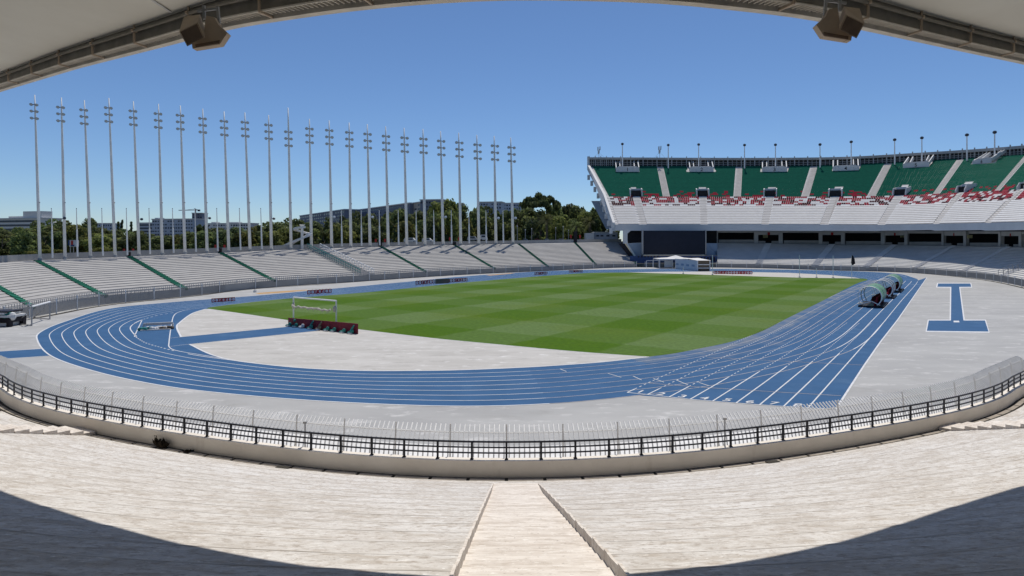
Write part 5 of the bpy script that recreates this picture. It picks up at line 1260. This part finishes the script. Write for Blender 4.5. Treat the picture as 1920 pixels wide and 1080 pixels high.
# gates with red posts at the head of the green stairs
for k, (u, v) in enumerate(((240.5,481),(412,473.5),(713,462.5),(852,459.3),(1079,454.8))):
    D = interp(u, LUs, LDs) + 1.9; nm = ORD[k+1]
    s_ = D/K; hb_ = [6,6,6.5,4,15][k]
    root = thing('stair_gate', tuple(W(u, v, D)), f'dark gate with red markers at the head of a green stair, {nm} from the left' if k < 4 else 'tall dark gate at the head of the last long green stair before the stand', 'gate', 'gates at the head of the green stairs' if k < 4 else None)
    b = MB(); a = W(u-3.2, v, D); c = W(u+3.2, v-hb_*1.4, D); b.box((a.x, D, a.z), (c.x, D+0.3, c.z)); b.build('gate_leaf', M['black2'], root)
    for du in (-8.5, 8.5):
        a = W(u+du-1.6, v-8.5, D+1.2); c = W(u+du+1.6, v-14.5, D+1.2); b = MB(); b.box((a.x, D+1.2, a.z), (c.x, D+1.35, c.z)); m1_ = b.build('red_marker', M['redsign'], root)
        b = MB(); b.box(((a.x+c.x)/2-.05, D+1.2, a.z-3), ((a.x+c.x)/2+.05, D+1.3, a.z)); b.build('marker_post', M['galv'], m1_)
# ================================================================== TREES BEHIND THE LEFT TERRACE
def crown_mesh(nm, seed, kind):
    rnd = random.Random(seed); b = MB()
    lobes = []
    if kind == 'round':
        for i in range(30):
            z = rnd.uniform(0.10, 0.95); w = math.sin(math.pi*min(1, max(0.08, (z-0.1)/0.92)))**0.6
            a = rnd.uniform(0, 2*math.pi); r_ = rnd.uniform(0.15, 0.40)*w; lobes.append((Vector((math.cos(a)*r_, math.sin(a)*r_, z)), rnd.uniform(0.10, 0.17)))
    elif kind == 'tall':
        for i in range(20):
            z = rnd.uniform(0.08, 0.97); w = (1.05-z)**0.5
            a = rnd.uniform(0, 2*math.pi); r_ = rnd.uniform(0.05, 0.30)*w; lobes.append((Vector((math.cos(a)*r_, math.sin(a)*r_, z)), rnd.uniform(0.09, 0.14)*max(.5, w)))
    elif kind == 'umbrella':
        for i in range(26):
            a = rnd.uniform(0, 2*math.pi); r_ = 0.62*math.sqrt(rnd.random()); lobes.append((Vector((math.cos(a)*r_, math.sin(a)*r_, 0.95 - 0.13*(r_/0.62)**2 + rnd.uniform(-0.05, 0.03))), rnd.uniform(0.07, 0.11)))
    else: # cypress
        for i in range(14):
            z = 0.08 + 0.9*i/13; lobes.append((Vector((rnd.uniform(-.02,.02), rnd.uniform(-.02,.02), z)), 0.085*(1.15-z)**0.6 + 0.02))
    for c, r_ in lobes:
        for k in range(int(95 if kind != 'cypress' else 45)):
            d = Vector((rnd.gauss(0,1), rnd.gauss(0,1), rnd.gauss(0,1) + 0.25)).normalized(); p = c + Vector((d.x*r_*1.15, d.y*r_*1.15, d.z*r_*(0.85 if kind != 'umbrella' else 0.42)))*rnd.uniform(0.55, 1.08)
            n = (d + Vector((rnd.uniform(-.8,.8), rnd.uniform(-.8,.8), rnd.uniform(-.5,.8)))).normalized(); e = n.cross(Vector((0.2,0.3,1))).normalized(); f = n.cross(e); s = rnd.uniform(0.022, 0.050)
            b.add([p - e*s, p - f*s*0.8 + e*s*.2, p + e*s*1.1, p + f*s*0.9], [(0,1,2,3)])
    me = bpy.data.meshes.new(nm); me.from_pydata([tuple(v) for v in b.v], [], b.f); me.update(); return me
def trunk_mesh(nm, seed, kind):
    rnd = random.Random(seed); b = MB()
    h = {'round':0.6,'tall':0.85,'umbrella':0.62,'cypress':0.3}[kind]
    b.tube([(0,0,-0.02),(0.008,0.004,h*0.4),(-0.006,0.004,h)], [0.026,0.020,0.012], 7)
    for k in range(7 if kind != 'cypress' else 0):
        a = rnd.uniform(0, 6.28); z = h*rnd.uniform(0.45, 0.95); L_ = rnd.uniform(0.18, 0.34)
        b.tube([(0,0,z), (math.cos(a)*L_*0.5, math.sin(a)*L_*0.5, z + L_*0.45), (math.cos(a)*L_, math.sin(a)*L_, z + L_*0.75)], [0.010,0.007,0.003], 5)
    me = bpy.data.meshes.new(nm); me.from_pydata([tuple(v) for v in b.v], [], b.f); me.update(); return me
CR = {k: [crown_mesh('crown', 100*j + i*17, k) for i in range(3)] for j, k in enumerate(('round','tall','umbrella','cypress'))}
TK = {k: trunk_mesh('trunk', 9, k) for k in CR}
def with_mat(me, m, cache={}):
    key = (me.name, m.name)
    if key not in cache:
        c = me.copy(); c.materials.clear(); c.materials.append(m); cache[key] = c
    return cache[key]
rt = random.Random(21)
def tree(kind, u, vtop, D, wpx, leaf, lab, group='trees behind the far left terrace', bark='trunk', nm=None):
    z1 = H + (V0-vtop)/K*D; x = (u-U0)/K*D; root = thing(nm or {'round':'broadleaf_tree','tall':'evergreen_tree','umbrella':'umbrella_pine','cypress':'cypress_tree'}[kind], (x, D, -0.25), lab, 'tree', group)
    hh = z1 + 0.25; w = wpx/K*D; base_w = {'round':0.92,'tall':0.7,'umbrella':1.45,'cypress':0.2}[kind]
    i = rt.randrange(3); rz = rt.uniform(0, 6.28)
    for part, me in (('crown', with_mat(CR[kind][i], M[leaf])), ('trunk', with_mat(TK[kind], M[bark]))):
        o = bpy.data.objects.new(part, me); C.objects.link(o); o.parent = root; o.scale = (w/base_w, w/base_w, hh); o.rotation_euler.z = rz
    return root
PROF = [(-140,430),(0,427),(60,423),(85,413),(105,416),(130,420),(150,409),(168,409),(182,426),(220,430),(260,431),(300,437),(345,438),(365,418),(382,417),(398,425),(420,426),(450,423),(480,417),(510,417),(540,412),(575,412),(605,419),(640,402),(662,401),(690,405),
        (720,396),(745,390),(779,399),(800,391),(815,380),(833,377),(853,380),(868,387),(895,387),(920,392),(942,390),(972,389),(1000,388),(1049,386),(1078,384),(1095,386),(1115,391),(1135,387),(1160,386)]
MU = [m[0] - 6 for m in MAST]
plan = []
u = -70
while u < 1150: plan.append((u + rt.uniform(-5,5), 'back')); u += 21
u = -58
while u < 1140: plan.append((u + rt.uniform(-5,5), 'front')); u += 20
u = 905
while u < 1155: plan.append((u + rt.uniform(-4,4), 'middle')); u += 23
plan = [p for p in plan if not (p[1] == 'back' and 995 < p[0] < 1028)]
from collections import defaultdict
cnt_ = defaultdict(list)
for p in sorted(plan):
    i = sum(1 for m in MU if m < p[0]); cnt_[(i, p[1])].append(p)
for (i, row), lst in cnt_.items():
    for k, (u, _) in enumerate(lst):
        vt = interp(u, [a for a,_ in PROF], [b_ for _,b_ in PROF])
        if row == 'back': vt += rt.uniform(0, 4); D = rt.uniform(295, 330)
        elif row == 'middle': vt += rt.uniform(1, 10); D = rt.uniform(278, 292)
        else:
            vt = lerp(vt, 455, rt.uniform(0.22, 0.5)); D = rt.uniform(246, 275)
        kind = 'round' if rt.random() < 0.72 else 'tall'
        leaf = rt.choice(['leaf','leaf','leafd','leafy']) if row == 'front' else rt.choice(['leaf','leafd','leaf'])
        wpx = rt.uniform(42, 60) if kind == 'round' else rt.uniform(30, 40)
        col = {'leaf':'olive green','leafd':'dark green','leafy':'yellowish green'}[leaf]; shp = 'rounded' if kind == 'round' else 'narrow'
        if i == 0: where = 'left of the first lamp mast'
        elif i == 24: where = 'right of the last lamp mast'
        else: where = f'between lamp masts {ORD[i]} and {ORD[i+1]}'
        nth = '' if len(lst) == 1 else (f', {ORD[k+1]} of {[0,1,2,3,4,5,6,7,8,9,10,11,12,13,14,15][len(lst)]}')
        tree(kind, u, vt, D, wpx, leaf, f'{col} {shp} tree, {row} row, {where}{nth}', bark='trunkp' if (u > 900 and row == 'front') else 'trunk')
tree('umbrella', 1013, 363, 280, 84, 'leafd', 'big dark umbrella pine rising above all other trees left of the green stand', None)
tree('round', 832, 375, 290, 60, 'leafy', 'large yellow-green crown rising between lamp masts twentieth and nineteenth in front of the flats', None)
for u, vt, lab in ((222,417,'thin dark cypress, left one of a pair just right of the fourth lamp mast'), (228.5,414,'thin dark cypress, right one of a pair just right of the fourth lamp mast'), (246,417,'thin dark cypress just left of the fifth lamp mast'), (192,424,'short dark cypress between the third and fourth lamp masts')):
    tree('cypress', u, vt, 330, 6, 'leafd', lab, 'thin cypresses on the skyline')
def palm(u, vc, vb_, D, lab, seed, size=1.0):
    rnd = random.Random(seed); x = (u-U0)/K*D; z1 = H + (V0-vc)/K*D; root = thing('palm_tree', (x, D, -0.25), lab, 'palm', 'date palms left of the green stand')
    b = MB(); b.tube([(x,D,-0.25),(x+.1,D,z1*0.5),(x,D,z1)], [0.55,0.42,0.5], 9); b.build('trunk', M['trunk'], root)
    b = MB()
    for k in range(46):
        a = rnd.uniform(0, 2*math.pi); el = rnd.uniform(-0.35, 1.25); L_ = rnd.uniform(4.2, 5.4)*size; pts = []
        for j in range(8):
            t_ = j/7; hr = L_*t_*math.cos(el)*(1-0.12*t_); pts.append(Vector((x + math.cos(a)*hr, D + math.sin(a)*hr, z1 + L_*t_*math.sin(el) - 2.6*size*t_*t_)))
        sd = Vector((-math.sin(a), math.cos(a), 0))
        for j in range(7):
            p, q = pts[j], pts[j+1]; w = 0.75*size*math.sin(math.pi*(0.12 + 0.86*(j+0.5)/7))
            for m in range(3):
                o = lerp(p, q, m/3)
                for s_ in (-1, 1):
                    tip = o + sd*s_*w + (q-p)*0.8 - Vector((0,0,0.35*w)); b.add([o, o + (q-p)*0.22, tip], [(0,1,2)])
    b.build('fronds', M['palm'], root)
palm(1025, 412, 456, 243, 'spreading date palm right of the last lamp mast below the umbrella pine', 1, 1.15)
palm(1080, 424, 456, 242, 'shorter date palm directly behind the tall dark gate', 2, 0.95)
palm(1106, 416, 456, 246, 'leafy date palm above the white kiosk beside the green stand', 3, 1.15)
# low shrubs on the rim
for u, v, w, h, lab in ((59,487,14,16,'green shrub growing against the parapet just left of the first lamp mast'), (90,474,16,6,'low yellow-green shrub between first and second lamp masts'), (190,471,22,6,'low yellow-green shrub between third and fourth lamp masts'), (110,474,12,5,'small low shrub just left of the second lamp mast')):
    D = interp(u, LUs, LDs) + 3.5; p = W(u, v, D); b = MB(); rr = random.Random(int(u))
    for k in range(420):
        q = p + Vector((rr.gauss(0,.32)*w/K*D, rr.uniform(-.5,.5), rr.random()**0.8*h/K*D)); e = Vector((rr.uniform(-1,1), rr.uniform(-1,1), rr.uniform(-1,1)))*0.16; f = Vector((rr.uniform(-1,1), rr.uniform(-1,1), rr.uniform(-1,1)))*0.12
        b.add([q-e, q-f, q+e, q+f], [(0,1,2,3)])
    s_ = thing('shrub', tuple(p), lab, 'shrub'); b.build('foliage', M['leafy'], s_); b = MB()
    for k in range(4): b.tube([p + Vector(((k-1.5)*.2, 0, -1.2)), p + Vector(((k-1.5)*.4, 0, h/K*D*.7))], 0.03, 4)
    b.build('stems', M['trunk'], s_)

# ------------------------------------------------------------------ things between the trees and the terrace
bp_ = W(136, 463, 150); bb_ = thing('billboard', (bp_.x, 150, 4), 'small white billboard with red and blue figure between second and third lamp masts', 'billboard')
b = MB(); wbox(b, 130, 450.2, 146, 462.5, 150, 0.3); b.build('panel', M['canvas'], bb_)
b = MB(); wbox(b, 133, 451, 136.5, 459, 149.9, 0.08); b.build('red_print', M['redsign'], bb_); b = MB(); wbox(b, 127.4, 450.5, 130, 460, 149.9, 0.3); wbox(b, 132.5, 459, 139, 461.6, 149.9, .08); b.build('blue_print', M['bluebar'], bb_)
b = MB()
for u in (131, 137, 144): wbox(b, u, 462.5, u+0.9, 490, 150.1, 0.15)
b.build('posts', M['galv'], bb_)
lp_ = W(98, 480, 118); sl = thing('street_lamp', (lp_.x, 118, 4), 'pale street lamp with short curved arm between first and second lamp masts', 'street lamp')
b = MB(); p0 = W(99.5, 486, 118); p1 = W(97.5, 421, 118); p2 = W(100, 417, 118); p3 = W(103.5, 416.6, 118); b.tube([p0, p1, p2, p3], [0.13,0.1,0.09,0.07], 7); b.build('pole', M['white'], sl); b = MB(); b.ball(p3, 0.16, 7, 4, 0, (1.6,1,.6)); b.build('lamp_head', M['white'], sl)
def vehicle(u0, u1, vt, vb_, D, m, lab, nm='parked_van', cat='van'):
    a = W(u0, vb_, D); c = W(u1, vt, D); root = thing(nm, ((a.x+c.x)/2, D, a.z), lab, cat, None)
    L_ = c.x - a.x; hh = c.z - a.z; b = MB()
    prof = [(0,.22),(0,.62),(.07,.95),(.12,1.0),(.72,1.0),(.86,.62),(1,.52),(1,.22)] if cat == 'van' else ([(0,.2),(0,.55),(.18,.6),(.32,1),(.68,1),(.85,.58),(1,.5),(1,.2)])
    f = [Vector((a.x + L_*x, D, a.z + hh*z)) for x, z in prof]; n = len(f); b.add(f + [p + Vector((0,1.9,0)) for p in f], [tuple(range(n)), tuple(range(n,2*n))[::-1]] + [(i,(i+1)%n,n+(i+1)%n,n+i) for i in range(n)]); b.build('body', m, root)
    for x in (.2,.8): b = MB(); c_ = Vector((a.x+L_*x, D-.03, a.z+hh*.16)); b.tube([c_, c_ + Vector((0,.25,0))], hh*.17, 10); b.build('wheel', M['black2'], root)
    b = MB(); b.box((a.x+L_*.2, D-.03, a.z+hh*.62), (a.x+L_*.7, D+.02, a.z+hh*.88)); b.build('window', M['win'], root)
for args in ((757,781,446,455.5,205,M['canvas'],'white van parked behind the parapet at the seventeenth lamp mast'),(791,811,446.5,455,206,M['facA'],'pale van parked behind the parapet just left of the twentieth lamp mast'),(876,896,443,452.5,206,M['galv'],'grey van parked behind the parapet at the twenty-second lamp mast'),(900,914,440,452.5,207,M['facA'],'boxy pale van parked behind the parapet right of the twenty-second lamp mast')): vehicle(*args)
for args in ((1000,1014,448,454,238,M['seatr'],'small red car among parked cars left of the palms','parked_car','car'),(1018,1032,448,454,238,M['canvas'],'small white car parked below the leftmost palm','parked_car','car'),(1044,1060,447.5,454,239,M['galv'],'grey car parked between the two left palms','parked_car','car'),(978,992,448,454,238,M['facB'],'blue grey car parked just right of the last lamp mast','parked_car','car')): vehicle(*args)
# thin pale street poles in front of the trees
for k, u in enumerate((970, 985, 997, 1042, 1056, 1066)):
    base = W(u, 456, 241); top = W(u, 424 + (k*7) % 9, 241); root = thing('thin_pole', (base.x, 241, -0.2), f'thin pale pole among the parked cars, {ORD[k+1]} of six right of the last mast', 'pole', 'thin pale poles by the parked cars')
    b = MB(); b.tube([(base.x, 241, -0.2), top], 0.11, 6); b.build('shaft', M['galv'], root); b = MB(); b.ball(top, 0.2, 6, 4); b.build('cap', M['white'], root)

# ------------------------------------------------------------------ far buildings
def building(uL, DL, uR, DR, ztop, depth, wall, floors, cols, lab, band=False, roofm='conc', top_blocks=(), zb=-2, lo=0.0):
    a = Vector(((uL-U0)/K*DL, DL, 0)); c = Vector(((uR-U0)/K*DR, DR, 0)); d = (c-a); L_ = d.length; d.normalize(); bk = Vector((-d.y, d.x, 0))
    root = thing('apartment_building', (lerp(a, c, .5).x, lerp(a, c, .5).y, zb), lab, 'building')
    b = MB(); m_ = (a+c)/2 + bk*depth/2; b.obox(Vector((m_.x, m_.y, (zb+ztop)/2)), d*L_/2, bk*depth/2, Vector((0,0,(ztop-zb)/2))); b.build('wall', wall, root)
    b = MB(); b.obox(Vector((m_.x, m_.y, ztop + 0.4)), d*(L_/2+0.5), bk*(depth/2+0.5), Vector((0,0,0.4))); b.build('roof', M[roofm], root)
    fh = 3.1; rb_ = random.Random(int(uL))
    for f in range(floors):
        z = ztop - 0.9 - fh*f - 0.8; b = MB()
        if band: b.obox(Vector((*(lerp(a, c, .5) - bk*0.03).xy, z)), d*L_*0.485, bk*0.04, Vector((0,0,0.75)))
        else:                                    # one strip of wall with the row's windows let into it
            xs = [0.01]; ms = []
            for k in range(cols):
                w_ = rb_.choice((0.24,0.32,0.38)); xs += [(k+0.5-w_)/cols, (k+0.5+w_)/cols]; ms += [1, 0 if rb_.random() < 0.88 else 1]
            xs.append(0.99); ms.append(1); hh = rb_.choice((0.6,0.75,0.8))
            vs = [Vector(((lerp(a, c, x) - bk*0.06).x, (lerp(a, c, x) - bk*0.06).y, z + sg*hh)) for sg in (-1, 1) for x in xs]; n = len(xs)
            for j in range(n-1): pass
            b.v = vs; b.f = [[j, j+1, n+j+1, n+j] for j in range(n-1)]; b.mi = ms
        b.build('window_row', [M['win'], wall], root)
    for f0, f1, hh in top_blocks:
        b = MB(); p = lerp(a, c, (f0+f1)/2) + bk*depth*0.4; b.obox(Vector((p.x, p.y, ztop + 0.8 + hh/2)), d*L_*(f1-f0)/2, bk*depth*0.25, Vector((0,0,hh/2))); b.build('roof_block', wall, root)
    return root
def zt_(v, D): return H + (V0-v)/K*D
building(-180, 520, 76, 470, zt_(412, 495), 16, M['facA'], 4, 14, 'long pale building with stepped roof block at the far left behind the trees', True, 'conc', ((0.86,0.985,5.0),(0.76,0.86,1.4)))
building(180, 640, 214, 640, zt_(419.5, 640), 14, M['facB'], 2, 8, 'small pale building peeking over trees between third and fourth lamp masts')
building(258, 610, 306, 600, zt_(418.5, 605), 16, M['facB'], 6, 10, 'low wing of the pale hospital-like block right of the fifth lamp mast', True)
building(285, 595, 362, 585, zt_(411.5, 590), 16, M['facB'], 7, 16, 'blue grey block with rows of windows around the seventh lamp mast', False, 'conc', ((0.02,0.10,1.0),))
building(360, 760, 379, 760, zt_(400, 760), 14, M['facC'], 9, 4, 'slim dark tower block under construction beside the crane', False)
building(385, 660, 470, 650, zt_(419.5, 655), 14, M['facA'], 3, 18, 'low pale terrace of houses between the eighth and tenth lamp masts', False, 'conc', ((.1,.2,1.2),(.5,.7,1.0)))
building(562, 700, 646, 552, 35.3, 15, M['facC'], 8, 22, 'dark slate apartment slab, left of two, rising behind the torch tower', False, 'facB')
building(658, 625, 768, 492, 37.4, 15, M['facC'], 8, 24, 'dark slate apartment slab, right of two, behind the sixteenth to eighteenth lamp masts', False, 'facA')
building(752, 520, 789, 480, zt_(381, 490), 14, M['facD'], 4, 6, 'tan windowed end block adjoining the right slate apartment slab', False)
building(788, 478, 829, 474, zt_(375.5, 476), 14, M['facC'], 7, 8, 'tallest slate apartment block left of the large yellow-green tree', False)
building(858, 520, 868, 520, zt_(382, 520), 12, M['facC'], 5, 2, 'narrow slate block just left of the twenty-first lamp mast', False)
building(896, 560, 940, 556, zt_(379.5, 558), 14, M['facB'], 6, 9, 'blue grey flats between the twenty-second and twenty-third lamp masts', False)
building(944, 600, 986, 596, zt_(381.5, 598), 14, M['facB'], 6, 9, 'blue grey flats at the last lamp mast left of the umbrella pine', False)
building(1038, 560, 1046, 560, zt_(384, 560), 12, M['facB'], 4, 2, 'narrow grey building peeking out right of the umbrella pine', False)
D = 755; cp = W(367, 440, D); crn = thing('tower_crane', (cp.x, D, -2), 'thin grey tower crane standing by the slim dark tower block', 'crane')
b = MB(); t0 = W(366.5, 391.5, D); b.bar((t0.x, D, -2), t0, 1.3); b.build('tower', M['rust'], crn)
b = MB(); j0 = W(335, 394.3, D); j1 = W(375, 393.6, D); b.bar(j0, j1, 0.8); b.bar(W(345, 394.2, D), t0, 0.25); b.bar(W(372, 393.6, D), t0, 0.25); b.build('jib', M['rust'], crn)
b = MB(); b.obox(W(373, 394.6, D), (1.3,0,0), (0,0.8,0), (0,0,1.1)); b.build('counterweight', M['lamp'], crn)

# ================================================================== CAMERA, SKY, SUN
cam = bpy.data.cameras.new('camera'); co = bpy.data.objects.new('camera', cam); C.objects.link(co)
co.location = (0, 0, H); co.rotation_euler = (R(90), 0, 0)
cam.sensor_width = 36.0; cam.lens = 36.0*K/1920.0; cam.shift_y = -(540 - V0)/1920.0
cam.clip_start = 0.1; cam.clip_end = 9000; SC.camera = co
w = bpy.data.worlds.new('World'); SC.world = w; w.use_nodes = True
nt = w.node_tree; bg = nt.nodes['Background']; sky = nt.nodes.new('ShaderNodeTexSky'); sky.sky_type = 'NISHITA'; sky.sun_disc = False
sky.sun_elevation = SUN_EL; sky.sun_rotation = SUN_AZ; sky.air_density = 1.0; sky.dust_density = 0.4; sky.ozone_density = 9.0; sky.altitude = 1500
nt.links.new(sky.outputs[0], bg.inputs['Color']); bg.inputs['Strength'].default_value = 0.101
sd = bpy.data.lights.new('sun', 'SUN'); so = bpy.data.objects.new('sun', sd); C.objects.link(so)
sd.energy = 3.9; sd.angle = R(0.53); sd.color = (1.0, 0.945, 0.865)
so.rotation_euler = SD.to_track_quat('Z', 'Y').to_euler(); so.location = (0, 0, 200)
SC.view_settings.view_transform = 'Standard'; SC.view_settings.look = 'None'; SC.view_settings.exposure = 0.0; SC.view_settings.gamma = 1.0
SC.cycles.max_bounces = 6; SC.cycles.diffuse_bounces = 3; SC.cycles.transparent_max_bounces = 12
SC.cycles.use_denoising = True
SC.render.film_transparent = False
